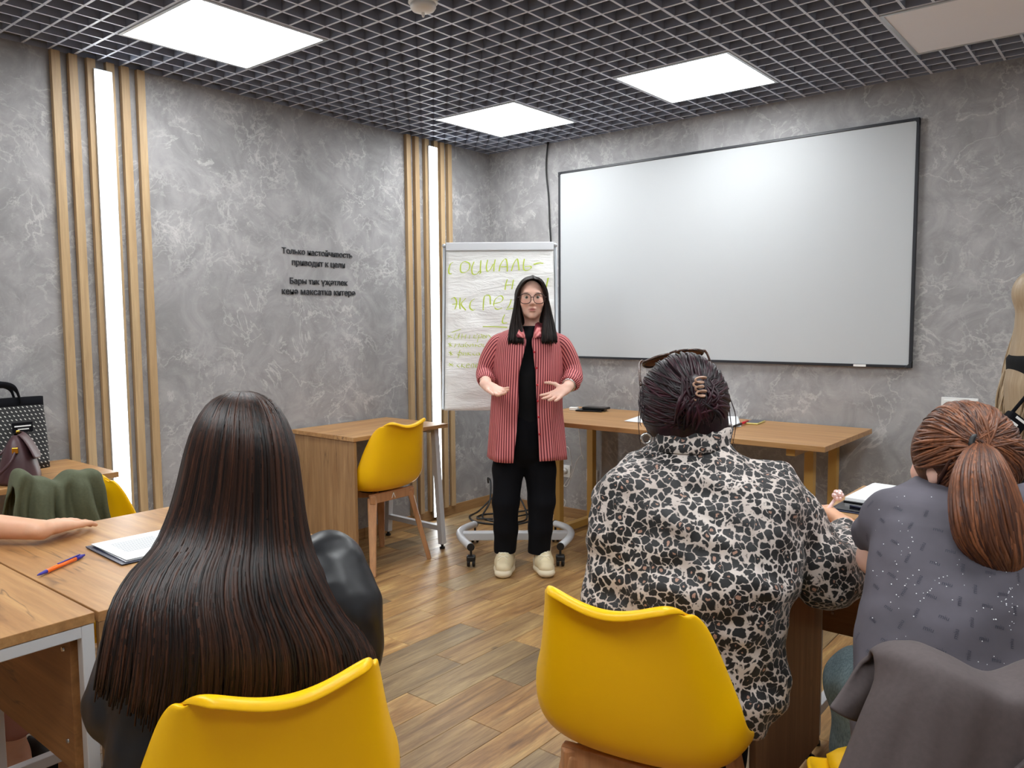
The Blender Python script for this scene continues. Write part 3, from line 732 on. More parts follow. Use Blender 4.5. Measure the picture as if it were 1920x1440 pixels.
# ------------------------------------------------------------------ implicit surfaces for bodies and cloth
class Field:
    def __init__(s, lo, hi, h):
        s.lo = np.array(lo, float); s.h = h; s.n = np.ceil((np.array(hi)-s.lo)/h).astype(int)+1
        s.F = np.full(tuple(s.n), 1.0, np.float32)
        s.ax = [(s.lo[i]+h*np.arange(s.n[i])).astype(np.float32) for i in range(3)]
    def reg(s, lo, hi, m):
        sl = []
        for i in range(3):
            a = max(0, int((lo[i]-m-s.lo[i])/s.h)); b = min(s.n[i], int((hi[i]+m-s.lo[i])/s.h)+2); sl.append(slice(a, max(a, b)))
        X, Y, Z = s.ax[0][sl[0]][:, None, None], s.ax[1][sl[1]][None, :, None], s.ax[2][sl[2]][None, None, :]
        return tuple(sl), X, Y, Z
    def put(s, sl, d, k, sub=False):
        F = s.F[sl]
        if F.size == 0: return
        if sub: s.F[sl] = np.maximum(F, -d) if k <= 0 else -s._smin(-F, d, k)
        else: s.F[sl] = np.minimum(F, d) if k <= 0 else s._smin(F, d, k)
    @staticmethod
    def _smin(a, b, k):
        h = np.clip(.5+.5*(a-b)/k, 0, 1); return a*(1-h)+b*h-k*h*(1-h)
    def cap(s, a, b, ra, rb=None, k=.01, flat=None, q=1.0, sub=False):
        """tapered capsule; flat/q squashes it along a direction"""
        rb = ra if rb is None else rb; a = np.array(a, float); b = np.array(b, float); m = max(ra, rb)*max(1, q)
        sl, X, Y, Z = s.reg(np.minimum(a, b)-m, np.maximum(a, b)+m, k+3*s.h)
        d = b-a; L2 = max(d @ d, 1e-12)
        px, py, pz = X-a[0], Y-a[1], Z-a[2]
        t = np.clip((px*d[0]+py*d[1]+pz*d[2])/L2, 0, 1)
        qx, qy, qz = px-t*d[0], py-t*d[1], pz-t*d[2]; r2 = qx*qx+qy*qy+qz*qz
        if flat is not None:
            n = np.array(flat, float); n /= np.linalg.norm(n); e = qx*n[0]+qy*n[1]+qz*n[2]; r2 = r2+e*e*(1/(q*q)-1)
            dist = (np.sqrt(np.maximum(r2, 0))-(ra+(rb-ra)*t))*min(1, q)
        else: dist = np.sqrt(r2)-(ra+(rb-ra)*t)
        s.put(sl, dist, k, sub); return s
    def ell(s, c, rad, R=None, k=.01, sub=False):
        c = np.array(c, float); rad = np.array(rad, float); m = rad.max() if R is not None else rad
        sl, X, Y, Z = s.reg(c-m, c+m, k+3*s.h); p = (X-c[0], Y-c[1], Z-c[2])
        R = np.eye(3) if R is None else np.array(R)          # rows: local axes
        a = sum(((R[i][0]*p[0]+R[i][1]*p[1]+R[i][2]*p[2])/rad[i])**2 for i in range(3)); b = sum(((R[i][0]*p[0]+R[i][1]*p[1]+R[i][2]*p[2])/rad[i]**2)**2 for i in range(3))
        k0 = np.sqrt(a); k1 = np.sqrt(b)+1e-9
        s.put(sl, k0*(k0-1)/k1, k, sub); return s
    def chain(s, pts, rs, k=.01, **kw):
        for i in range(len(pts)-1): s.cap(pts[i], pts[i+1], rs[i], rs[i+1], k, **kw)
        return s
    def loft(s, rows, ex, ey, k=.01, p=2.0, wrinkle=None):
        """rows: (centre, rx, ry), stacked in z"""
        rows = sorted(rows, key=lambda r: r[0][2]); C = np.array([r[0] for r in rows]); rx = np.array([r[1] for r in rows]); ry = np.array([r[2] for r in rows]); m = max(rx.max(), ry.max())
        lo = C.min(0)-[m, m, 0]; hi = C.max(0)+[m, m, 0]
        sl, X, Y, Z = s.reg(lo, hi, k+3*s.h)
        z = Z[0, 0, :]; f = lambda v: np.interp(z, C[:, 2], v).astype(np.float32)[None, None, :]
        sm = lambda v: f(v)
        dx, dy = X-f(C[:, 0]), Y-f(C[:, 1])
        a = dx*ex[0]+dy*ex[1]; b = dx*ey[0]+dy*ey[1]; A, B = f(rx), f(ry)
        if wrinkle is not None: A = A*1.0; a = a+0*b
        rr = (np.abs(a/A)**p+np.abs(b/B)**p)**(1/p); d = (rr-1)*np.minimum(A, B)
        d = np.maximum(d, np.maximum(C[0, 2]-Z, Z-C[-1, 2]))
        s.put(sl, d, k); return s
    def plane_cut(s, c, n):
        """keep the side the normal points away from"""
        c = np.array(c, float); n = np.array(n, float); n /= np.linalg.norm(n)
        d = (s.ax[0][:, None, None]-c[0])*n[0]+(s.ax[1][None, :, None]-c[1])*n[1]+(s.ax[2][None, None, :]-c[2])*n[2]
        s.F = np.maximum(s.F, d.astype(np.float32)); return s
    def polys(s, relax=1):
        F = s.F; F[0] = F[-1] = 1; F[:, 0] = F[:, -1] = 1; F[:, :, 0] = F[:, :, -1] = 1
        S = F < 0; nx, ny, nz = F.shape
        c = np.zeros((nx-1, ny-1, nz-1), np.int8)
        for a in (0, 1):
            for b in (0, 1):
                for d in (0, 1): c += S[a:nx-1+a, b:ny-1+b, d:nz-1+d]
        I, J, K = np.nonzero((c > 0) & (c < 8)); idx = np.full(c.shape, -1, np.int32); idx[I, J, K] = np.arange(len(I))
        acc = np.zeros((len(I), 3)); cnt = np.zeros(len(I))
        corner = [(a, b, d) for a in (0, 1) for b in (0, 1) for d in (0, 1)]
        val = {q: F[I+q[0], J+q[1], K+q[2]] for q in corner}
        for q in corner:
            for ax in range(3):
                if q[ax]: continue
                w = list(q); w[ax] = 1; w = tuple(w); v0, v1 = val[q], val[w]; x = (v0 < 0) != (v1 < 0)
                t = np.where(x, v0/np.where(np.abs(v0-v1) < 1e-12, 1, v0-v1), 0)
                for i in range(3): acc[:, i] += np.where(x, q[i]+(t if i == ax else 0), 0)
                cnt += x
        V = s.lo+s.h*(np.stack([I, J, K], 1)+acc/np.maximum(cnt, 1)[:, None])
        Q = []
        for ax in range(3):
            sa = [slice(1, nx-1), slice(1, ny-1), slice(1, nz-1)]; sb = list(sa); sa[ax] = slice(0, F.shape[ax]-1); sb[ax] = slice(1, F.shape[ax])
            A, B = S[tuple(sa)], S[tuple(sb)]; e = np.argwhere(A != B)
            if not len(e): continue
            fl = A[e[:, 0], e[:, 1], e[:, 2]]; off = np.array([1, 1, 1]); off[ax] = 0; e = e+off
            u, v = [i for i in range(3) if i != ax]
            def cell(du, dv):
                w = e.copy(); w[:, u] -= du; w[:, v] -= dv; return idx[w[:, 0], w[:, 1], w[:, 2]]
            q = np.stack([cell(1, 1), cell(0, 1), cell(0, 0), cell(1, 0)], 1)
            rev = fl if ax != 1 else ~fl
            q[~rev] = q[~rev][:, ::-1]; Q.append(q)
        Q = np.vstack(Q); Q = Q[(Q >= 0).all(1)]
        c0 = V.mean(0); vol = np.einsum('ij,ij->i', V[Q[:, 0]]-c0, np.cross(V[Q[:, 1]]-c0, V[Q[:, 2]]-c0)).sum()+np.einsum('ij,ij->i', V[Q[:, 0]]-c0, np.cross(V[Q[:, 2]]-c0, V[Q[:, 3]]-c0)).sum()
        if vol < 0: Q = Q[:, ::-1]
        for _ in range(relax): V = laplace(V, Q, .5)
        return V, Q
def laplace(V, Q, a):
    A = np.zeros_like(V); n = np.zeros(len(V))
    for i in range(4):
        j = Q[:, (i+1) % 4]; np.add.at(A, Q[:, i], V[j]); np.add.at(n, Q[:, i], 1); np.add.at(A, j, V[Q[:, i]]); np.add.at(n, j, 1)
    return V*(1-a)+a*A/np.maximum(n, 1)[:, None]
def vnormals(V, Q):
    N = np.cross(V[Q[:, 2]]-V[Q[:, 0]], V[Q[:, 3]]-V[Q[:, 1]]); A = np.zeros_like(V)
    for i in range(4): np.add.at(A, Q[:, i], N)
    return A/np.maximum(np.linalg.norm(A, axis=1), 1e-9)[:, None]
def wav(P, seed, scale, n=7):
    """smooth pseudo-noise, about -1..1"""
    r = np.random.default_rng(seed); o = np.zeros(len(P))
    for i in range(n):
        d = r.normal(size=3); d /= np.linalg.norm(d); o += np.sin(P @ d*scale*(.6+1.1*r.random())+r.random()*6.28+1.3*np.sin(P @ r.normal(size=3)*scale*.4+r.random()*6))
    return o/n*1.6
def to_obj(name, V, Q, mat, parent=None, inv=None, attrs=None, vec=None, smooth=True):
    me = bpy.data.meshes.new(name); me.vertices.add(len(V)); me.vertices.foreach_set('co', np.ascontiguousarray(V, np.float32).ravel())
    n = len(Q); me.loops.add(n*4); me.polygons.add(n); me.loops.foreach_set('vertex_index', np.ascontiguousarray(Q, np.int32).ravel())
    me.polygons.foreach_set('loop_start', np.arange(0, n*4, 4, dtype=np.int32))
    me.update(calc_edges=True); me.validate()
    for k, v in (attrs or {}).items():
        a = me.attributes.new(k, 'FLOAT', 'POINT'); a.data.foreach_set('value', np.ascontiguousarray(v, np.float32))
    for k, v in (vec or {}).items():
        a = me.attributes.new(k, 'FLOAT_VECTOR', 'POINT'); a.data.foreach_set('vector', np.ascontiguousarray(v, np.float32).ravel())
    o = link(name, me, mat, parent, smooth=smooth)
    if inv is not None: o.matrix_parent_inverse = inv
    return o
def strands(name, lines, rad, mat, parent, inv, tints, n=5, taper=(.35, 1, .9, .3)):
    """locks of hair as thin tapering tubes, one mesh"""
    mb = MB(); tv = []
    for L, r, t in zip(lines, rad, tints):
        m = len(L); k = len(mb.v); mb.tube(L, [r*np.interp(i/(m-1), np.linspace(0, 1, len(taper)), taper) for i in range(m)], n); tv.extend([t]*(len(mb.v)-k))
    o = mb.build(name, mat, parent, smooth=True)
    a = o.data.attributes.new('tint', 'FLOAT', 'POINT'); a.data.foreach_set('value', np.array(tv, np.float32))
    if inv is not None: o.matrix_parent_inverse = inv
    return o
def hand(F, w, d, pn, side, s=1.0, curl=(10, 14, 12), spread=6, thumb=(.45, .85, .1), k=.006, finger_curl=None, fr=1.0):
    """five-fingered hand: w wrist, d towards the fingertips, pn out of the palm, side = thumb side"""
    w = np.array(w, float); d = np.array(d, float)/np.linalg.norm(d); pn = np.array(pn, float); pn -= d*(pn @ d); pn /= np.linalg.norm(pn); sd = np.cross(d, pn)
    if sd @ np.array(side) < 0: sd = -sd
    F.cap(w-d*.02*s, w+d*.03*s, .023*s, .028*s, .012, flat=pn, q=.75)
    F.cap(w+d*.03*s-sd*.016*s, w+d*.078*s-sd*.022*s, .020*s, .017*s, .012, flat=pn, q=.62)
    F.cap(w+d*.03*s+sd*.014*s, w+d*.082*s+sd*.020*s, .021*s, .017*s, .012, flat=pn, q=.62)
    F.cap(w+d*.02*s, w+d*.080*s, .026*s, .024*s, .012, flat=pn, q=.5)
    tips = []
    for i, (o, L) in enumerate(zip((.031, .011, -.010, -.030), (.070, .078, .072, .057))):
        base = w+d*(.085-.004*abs(i-1)**1.3)*s+sd*o*s; a = math.radians(spread*(1.5-i)); dirn = d*math.cos(a)+sd*math.sin(a); ang = 0; p = base
        cc = curl if finger_curl is None else finger_curl[i]
        rr = (.0092, .0086, .0078, .0066)
        for j, fr_ in enumerate((.46, .30, .24)):
            ang += math.radians(cc[j]); v = dirn*math.cos(ang)+pn*math.sin(ang); qn = p+v*L*fr_*s
            F.cap(p, qn, rr[j]*s*fr*(.92 if i == 3 else 1), rr[j+1]*s*fr*(.92 if i == 3 else 1), k); p = qn
        tips.append(p)
    b = w+d*.022*s+sd*.022*s; td = d*thumb[0]+sd*thumb[1]+pn*thumb[2]; td /= np.linalg.norm(td)
    m = b+td*.040*s; F.cap(b, m, .0135*s, .0105*s, .01); td2 = td*.85+d*.5; td2 /= np.linalg.norm(td2); m2 = m+td2*.032*s; F.cap(m, m2, .0102*s, .0088*s, k); td3 = td2*.9+d*.3; td3 /= np.linalg.norm(td3); F.cap(m2, m2+td3*.024*s, .0088*s, .007*s, k)
    return tips
def head(F, hc, ex, ey, ez, s=1.0):
    """hc: centre of the head, ex its left as seen from the front, ey to the back of the head"""
    R = np.array([ex, ey, ez]); g = lambda x, y, z: np.array(hc)+s*(x*R[0]+y*R[1]+z*R[2])
    E = lambda c, r, k, sub=False: F.ell(g(*c), np.array(r)*s, R, k*s, sub)
    E((0, .02, .022), (.073, .093, .082), .01); E((0, -.022, -.03), (.059, .068, .082), .03); E((0, -.034, -.078), (.041, .046, .034), .025); E((0, -.066, -.101), (.019, .019, .016), .016)
    F.cap(g(-.034, -.078, .014), g(.034, -.078, .014), .010*s, .010*s, .02*s)
    for q in (-1, 1):
        E((q*.028, -.099, -.006), (.019, .014, .011), .012, True); E((q*.036, -.060, -.036), (.022, .021, .022), .02)
        E((q*.073, .012, -.018), (.009, .018, .030), .006)
        E((q*.009, -.094, -.041), (.0085, .010, .007), .006)
    for q in (-1, 1):
        F.cap(g(q*.016, -.0835, .0020), g(q*.041, -.0795, .0005), .0046*s, .0042*s, .004*s); F.cap(g(q*.017, -.0820, -.0150), g(q*.040, -.0780, -.0135), .0042*s, .004*s, .005*s)
    F.cap(g(0, -.084, .002), g(0, -.104, -.036), .007*s, .0105*s, .011*s)
    E((0, -.087, -.064), (.021, .010, .0055), .005); E((0, -.085, -.075), (.018, .010, .0065), .005); E((0, -.098, -.0690), (.014, .008, .0022), .003, True)
    F.cap(g(0, .022, -.07), g(0, .032, -.19), .050*s, .056*s, .02)
    return g
def head_masks(V, hc, ex, ey, ez, s=1.0):
    P = (V-np.array(hc)) @ np.array([ex, ey, ez]).T/s; x, y, z = P[:, 0], P[:, 1], P[:, 2]; ax = np.abs(x)
    front = y < -.055
    lip = np.clip(1.6-1.6*np.sqrt((x/.023)**2+((z+.0695)/.0125)**2), 0, 1)*front
    bz = z-(.0165-.0035*((ax-.03)/.018)**2); brow = np.clip(1.5-1.5*np.sqrt(((ax-.031)/.021)**2+(bz/.0042)**2), 0, 1)*front
    lash = np.clip(1.4-1.4*np.sqrt(((ax-.028)/.0165)**2+((z-.0035)/.003)**2), 0, 1)*front
    bl = np.clip(1-np.sqrt(((ax-.04)/.03)**2+((z+.035)/.03)**2), 0, 1)*front*.5+np.clip(1-np.sqrt((x/.012)**2+((z+.037)/.012)**2), 0, 1)*front*.4
    return dict(lip=lip, brow=np.maximum(brow, lash*.8), blush=bl)
# ------------------------------------------------------------------ the standing presenter
PD = 4.142
def PW(px, py, dd=0.0): return W(px, py, PD+dd)
pb = onz(983, 1062, 0.0)
pres = empty('person', tuple(pb), 0, 'standing person in red striped shirt over black, gesturing by the flip chart', 'person')
PINV = Matrix.Translation(-Vector(pb))
hc = PW(997, 556, .0)
HX, HY, HZ = EX, EY, EZ
lo = np.array([pb[0]-.42, pb[1]-.42, .0]); hi = np.array([pb[0]+.42, pb[1]+.45, 1.62])
F = Field(lo, hi, .0042)
head(F, hc, HX, HY, HZ)
# trunk, arms and legs under the clothes
F.loft([(PW(992, 612, .03), .055, .055), (PW(992, 634, .02), .105, .065), (PW(990, 690, .02), .115, .08), (PW(988, 750, .02), .11, .08), (PW(987, 810, .02), .14, .09), (PW(986, 850, .02), .12, .08)], EX, EY, .02)
LW, RW_ = PW(912, 722, -.19), PW(1063, 727, -.17)
LE, RE = PW(908, 700, .03), PW(1077, 706, .03)
LS, RS = PW(950, 645, .03), PW(1037, 645, .03)
F.chain([LS, LE, LW], [.042, .036, .026], .015); F.chain([RS, RE, RW_], [.042, .036, .026], .015)
ld = PW(951, 743, -.26)-LW; rd = PW(1020, 755, -.25)-RW_
hand(F, LW, ld, EZ*.85-EX*.1-EY*.35, EZ*.7-EY*.7, .92, (14, 18, 14), 7, (.75, .55, .3))
hand(F, RW_, rd, -EX*.35+EZ*.5-EY*.6, EZ*.9-EX*.2, .95, (4, 8, 8), 9, (.05, .95, .2))
for hx, hp, kx, kp, ax_, ap in ((970, 830, 952, 930, 949, 1030), (1000, 830, 1014, 930, 1012, 1035)):
    F.chain([PW(hx, hp, .02), PW(kx, kp, .0), PW(ax_, ap, .06)], [.065, .045, .034], .02)
    F.cap(PW(ax_, ap, .06), PW(ax_, ap, .06)*[1, 1, 0]+[0, 0, .05]-EY*.03, .030, .024, .01)
V, Q = F.polys(1)
body = to_obj('body', V, Q, M['skin'], pres, PINV, head_masks(V, hc, HX, HY, HZ))
g = lambda x, y, z: hc+x*HX+y*HY+z*HZ
for q in (-1, 1):
    ey = MB().ball(g(q*.028, -.0755, -.006), .0122, 10).build('eye', M['eye_white'], pres, smooth=True); ey.matrix_parent_inverse = PINV
    MB().ball(g(q*.028, -.0850, -.0058), .0064, 8, (1, .5, 1), np.array([HX, HY, HZ]).T).build('iris', M['iris'], ey, smooth=True)
# glasses
gl = empty('eyeglasses', (0, 0, 0)); gl.parent = pres; gl.matrix_parent_inverse = PINV
rim = MB()
for q in (-1, 1):
    pts = []
    for i in range(36):
        th = 2*math.pi*i/36; c, s_ = math.cos(th), math.sin(th)
        pts.append(g(q*.0350+.0285*math.copysign(abs(c)**.8, c), -.106+.004*abs(c*.5+.5*q*1), -.0145+.0245*math.copysign(abs(s_)**.82, s_)+(.0015 if s_ > 0 else 0)))
    rim.tube(pts, .0019, 6, closed=True)
rim.tube([g(-.0075, -.107, -.008), g(0, -.110, -.005), g(.0075, -.107, -.008)], .0019, 6)
for q in (-1, 1): rim.tube([g(q*.0635, -.103, -.006), g(q*.069, -.095, -.006), g(q*.075, -.04, -.004), g(q*.077, .01, -.006)], .0017, 6)
rm = rim.build('glasses_frame', M['glasses'], pres, smooth=True); rm.matrix_parent_inverse = PINV
bpy.data.objects.remove(gl)
# hair: cap and curtains, with locks laid over
F = Field(hc-np.array([.24, .24, .32]), hc+np.array([.24, .24, .15]), .0048)
F.ell(hc+HY*.026+HZ*.022, (.079, .096, .087), np.array([HX, HY, HZ]), .01)
F.ell(hc-HY*.090-HZ*.034+HX*.002, (.060, .082, .098), np.array([HX, HY, HZ]), .008, sub=True)
F.loft([(hc+HY*.040-HZ*.235, .110, .050), (hc+HY*.045-HZ*.10, .094, .060), (hc+HY*.035+HZ*.02, .080, .080)], EX, EY, .02)
V, Q = F.polys(1); hair = to_obj('hair', V, Q, M['hair_dark'], pres, PINV, dict(tint=np.full(len(V), .2)))
rg = np.random.default_rng(3); L = []; R_ = []; T = []
for i in range(520):
    q = -1 if i % 2 else 1; u = rg.random(); fr_ = rg.random() < .72; v = rg.random()*.40 if fr_ else .4+.6*rg.random()
    st = g(.006+q*.003*u, -.070+.13*v, .088+.020*min(1, v*2.2)+.002*rg.random())
    top_ = [st, g(q*(.034+.010*v+.006*u)+.004, -.080+.12*v, .078+.012*v), g(q*(.059+.016*v+.008*u), -.066+.11*v, .035), g(q*(.064+.022*u+.004*v), -.052+.09*v, -.03)]
    if fr_: low_ = [g(q*(.060+.042*u), -.064+.09*v, -.10), g(q*(.052+.064*u), -.108+.012*u+.06*v, -.165), g(q*(.046+.078*u), -.146+.020*u+.04*v, -.212), g(q*(.045+.080*u), -.156+.024*u+.03*v, -.236+.006*rg.normal())]
    else: low_ = [g(q*(.064+.036*u), -.02+.088*v, -.10), g(q*(.056+.056*u), -.02+.10*v, -.17), g(q*(.050+.062*u), -.01+.118*v, -.218), g(q*(.049+.062*u), .0+.115*v, -.240+.008*rg.normal())]
    L.append(spline(top_+low_, 22)); R_.append(.0038+.0016*rg.random()); T.append(.1+.6*rg.random())
strands('hair_locks', L, R_, M['hair_dark'], hair, None, T)
# black tee and trousers
F = Field(lo, hi, .006)
F.loft([(PW(993, 611, .02), .056, .056), (PW(993, 618, .02), .068, .064), (PW(992, 630, .015), .14, .088), (PW(991, 660, .01), .148, .112), (PW(990, 700, .0), .14, .118), (PW(988, 760, .005), .125, .10), (PW(987, 800, .01), .14, .108)], EX, EY, .012)
V, Q = F.polys(1); V += vnormals(V, Q)*(wav(V, 5, 38)*.0025)[:, None]
to_obj('black_tee', V, Q, M['black_knit'], pres, PINV)
F = Field(lo, hi, .006)
F.loft([(PW(987, 775, .01), .128, .104), (PW(987, 800, .01), .150, .118), (PW(985, 835, .015), .158, .114), (PW(985, 856, .02), .140, .098), (PW(985, 872, .02), .08, .06)], EX, EY, .02)
for pl in ([(957, 840, .02), (952, 880, .015), (949, 940, .0), (948, 990, .02), (947.5, 1027, .05)], [(1011, 840, .02), (1013, 880, .015), (1015, 940, .0), (1013, 990, .02), (1010.5, 1032, .05)]):
    F.chain([PW(*p) for p in pl], [.082, .080, .069, .063, .060], .02)
V, Q = F.polys(1); V += vnormals(V, Q)*(wav(V*[1, 1, .55], 8, 34)*.004)[:, None]
zc = .098; m = V[:, 2] < zc; V[m, 2] = zc+(V[m, 2]-zc)*.12
to_obj('trousers', V, Q, M['black_cloth'], pres, PINV)
# striped shirt: open front body, sleeves, collar
vs, fs, us = [], [], []
def sheet(P, U):
    n0 = len(vs); n, m_ = len(P), len(P[0])
    for r_, ur in zip(P, U): vs.extend([tuple(p) for p in r_]); us.extend(ur)
    for i in range(n-1):
        for j in range(m_-1): fs.append((n0+i*m_+j, n0+i*m_+j+1, n0+(i+1)*m_+j+1, n0+(i+1)*m_+j))
rows = spline([(610, 975, 1013, .060, 979, 1006), (617, 956, 1030, .082, 981, 1003), (625, 938, 1046, .110, 983, 1000), (640, 929, 1053, .134, 985.5, 996), (665, 926, 1055, .146, 980, 999), (700, 924, 1055, .150, 972.5, 1002.5), (760, 920.5, 1054, .152, 971, 1005), (810, 917.5, 1058.5, .160, 967, 1007.5), (857, 914.5, 1063, .170, 961.5, 1010)], 44)
P, U = [], []
for py, xl, xr, b, ol, orr in rows:
    cx = (xl+xr)/2; a = (xr-xl)/2*PD/FPX; c = PW(cx, py, .012)
    t0 = -math.acos(max(-1, min(1, (ol-cx)/(xr-xl)*2))); t1 = -math.acos(max(-1, min(1, (orr-cx)/(xr-xl)*2)))-2*math.pi
    rp, ru = [], []
    for j in range(81):
        th = t0+(t1-t0)*j/80; fold = (1+.016*math.sin(9*th+py*.02)*max(0, (py-640)/220)+.010*math.sin(17*th+1+py*.013)*max(0, (py-630)/230))
        sag = .006*math.sin(3*th+py*.05)
        rp.append(c+EX*a*fold*math.cos(th)+EY*(b*fold+.004*math.sin(py*.09+5*th))*math.sin(th)+EZ*(sag if py > 850 else 0)); ru.append((th+1.5*math.pi)*.185)
    P.append(rp); U.append(ru)
sheet(P, U)
def sleeve(pl, rs, ph):
    pl = spline(pl, 40); rs = np.interp(np.linspace(0, 1, 40), np.linspace(0, 1, len(rs)), rs); prev = None; P, U = [], []
    for i in range(40):
        t = pl[min(i+1, 39)]-pl[max(i-1, 0)]; t /= np.linalg.norm(t)
        a = (EY if prev is None else prev); a = a-t*(a @ t); a /= np.linalg.norm(a); prev = a; b = np.cross(t, a); rp, ru = [], []; w = i/39
        for j in range(33):
            th = 2*math.pi*j/32; rr = rs[i]*(1+.045*math.sin(w*30+2*math.sin(th+ph)+ph)*min(1, max(0, (w-.35)*2.2))+.03*math.sin(3*th+w*6))
            rp.append(pl[i]+rr*(math.cos(th)*a+math.sin(th)*b)); ru.append(th*.055+ph)
        P.append(rp); U.append(ru)
    sheet(P, U)
sleeve([PW(956, 640, .02), PW(937, 648, .02), PW(921, 670, .03), PW(912, 690, .03), PW(909.5, 703, .0), PW(911, 709, -.06), PW(912, 713, -.095), PW(912, 714, -.10)], [.050, .060, .055, .048, .047, .044, .044, .036], 0.3)
sleeve([PW(1031, 640, .02), PW(1049, 648, .02), PW(1063, 670, .03), PW(1071, 690, .03), PW(1074, 705, .0), PW(1071, 713, -.05), PW(1069, 718, -.085), PW(1068.5, 719, -.09)], [.050, .060, .055, .050, .050, .049, .048, .038], 1.7)
# collar flaps
for sgn, e0, e1, e2 in ((-1, (979, 608), (972, 622), (985, 638)), (1, (1006, 608), (1016, 622), (1003, 638))):
    A = PW(990+sgn*24, 604, .03); B = PW(990+sgn*14, 607, -.04); Cc = PW(992+sgn*9, 622, -.105); D_ = PW(992+sgn*8, 634, -.130); E_ = PW(992+sgn*22, 632, -.125); G = PW(992+sgn*34, 617, -.04)
    rows_ = [[A, (A*.5+B*.5)+EZ*.004, B, Cc, D_], [(A+G)/2+EZ*.008, (A+G)/4+(B+E_)/4+EZ*.008, B*.5+E_*.5+EZ*.006-EY*.006, Cc*.5+E_*.5-EY*.008, D_*.55+E_*.45-EY*.006], [G, G*.6+E_*.4+EZ*.004, G*.3+E_*.7, E_-EY*.004, E_+EZ*-.002]]
    sheet(rows_, [[.003*j+.006*i for j in range(5)] for i in range(3)])
me = bpy.data.meshes.new('shirt'); me.from_pydata(vs, [], fs); me.update()
uvl = me.uv_layers.new(name='cloth'); li = np.zeros(len(me.loops), np.int32); me.loops.foreach_get('vertex_index', li)
uvv = np.zeros((len(li), 2), np.float32); uvv[:, 0] = np.array(us)[li]; uvl.data.foreach_set('uv', uvv.ravel())
so = link('shirt', me, M['stripe'], pres, smooth=True, solid=.003); so.matrix_parent_inverse = PINV
for py, px in ((660, 999.5), (690, 1003.5), (722, 1005), (752, 1006), (782, 1007.5), (814, 1009)):
    MB().ball(PW(px+2.5, py, -.142-(py-660)*.00006), .0055, 6).build('button', M['red'], so, smooth=True)
# wrist band
bw = RW_*.80+RE*.20; bd = (RW_-RE); bd /= np.linalg.norm(bd); a_ = np.cross(bd, EZ); a_ /= np.linalg.norm(a_); b_ = np.cross(bd, a_)
o = MB().tube([bw+.033*(math.cos(t)*a_+math.sin(t)*b_) for t in np.linspace(0, 2*math.pi, 25)[:-1]], .0035, 6, closed=True).build('bracelet', M['silver'], pres, smooth=True); o.matrix_parent_inverse = PINV
# cream trainers
for px, py, out in ((946.5, 1069, -.10), (1019, 1068, .06)):
    c = onz(px, py, 0.0); fw = -EY*math.cos(out)+EX*math.sin(out)*1.0; fw /= np.linalg.norm(fw); sd = np.cross(fw, EZ)
    G = lambda x, y, z: c+fw*x+sd*y+EZ*z
    F = Field(c-np.array([.2, .2, .0])-EZ*.02, c+np.array([.2, .2, .17]), .004)
    F.cap(G(-.10, 0, .055), G(.03, 0, .055), .043, .047, .02); F.cap(G(.03, 0, .050), G(.105, -.004, .044), .048, .040, .02, flat=EZ, q=.85)
    F.cap(G(-.085, 0, .06), G(-.05, 0, .125), .042, .044, .02); F.cap(G(-.03, 0, .105), G(.04, 0, .078), .040, .036, .02)
    F.cap(G(-.025, 0, .150), G(.0, 0, .128), .030, .028, .01, flat=EZ, q=.5)
    F.plane_cut(G(0, 0, .026), (0, 0, -1))
    V, Q = F.polys(1); V += vnormals(V, Q)*(wav(V, 31, 90)*.0012)[:, None]
    sh = to_obj('shoe', V, Q, M['shoe'], pres, PINV); sbv = BVHTree.FromPolygons([tuple(v) for v in V], [tuple(q) for q in Q])
    F = Field(c-np.array([.2, .2, .0])-EZ*.02, c+np.array([.2, .2, .1]), .004)
    F.cap(G(-.105, 0, .02), G(.02, 0, .018), .048, .053, .01, flat=EZ, q=.6); F.cap(G(.02, 0, .018), G(.112, -.004, .022), .053, .046, .01, flat=EZ, q=.55)
    F.plane_cut(G(0, 0, .001), (0, 0, -1))
    V, Q = F.polys(1); V[:, 2] = np.maximum(V[:, 2], .0005); to_obj('sole', V, Q, M['shoe_sole'], sh)
    lc = MB()
    def on_shoe(x, y):
        h_ = sbv.ray_cast(Vector(G(x, y, .25)), Vector((0, 0, -1)))[0]
        return np.array(h_)+EZ*.0016 if h_ is not None else G(x, y, .05)
    for k in range(5):
        x = .004+k*.016
        for q in (-1, 1): lc.tube([on_shoe(x+.014*(t+1)/2, q*t*.026) for t in np.linspace(-1, 1, 9)], .0027, 5)
    lc.build('laces', M['lace'], sh, smooth=True)
# ------------------------------------------------------------------ mobile flip chart
fc0 = np.array([.975, -.965, 0.0])+EY*.10+EX*.02; FRZ = math.atan2(EX[1], EX[0])+.0
flip = empty('flip_chart', tuple(fc0), FRZ, 'white mobile flip chart stand on castors behind the presenter', 'flip chart')
# local x along the board, local y away from the viewer; survey the board edges once
Rz = np.array([[math.cos(FRZ), math.sin(FRZ)], [-math.sin(FRZ), math.cos(FRZ)]])
def fl(px, py, D): p = W(px, py, D)-fc0; q = Rz @ p[:2]; return np.array((q[0], q[1], p[2]))
tl, tr, bl_, br = fl(826, 458, 4.52), fl(1047, 458, 4.52), fl(832, 768, 4.36), fl(1046, 766, 4.36)
xl, xr = (tl[0]+bl_[0])/2, (tr[0]+br[0])/2; zt, zb = tl[2], bl_[2]; yt, yb = tl[1], bl_[1]
xc, hw = (xl+xr)/2, (xr-xl)/2; Hb = math.hypot(zt-zb, yt-yb); tilt = math.atan2(yt-yb, zt-zb)
def bp(x, d, v): return np.array((xc+x, yb+v*math.sin(tilt)-d*math.cos(tilt), zb+v*math.cos(tilt)+d*math.sin(tilt)))   # on the board: across, out of the board, up
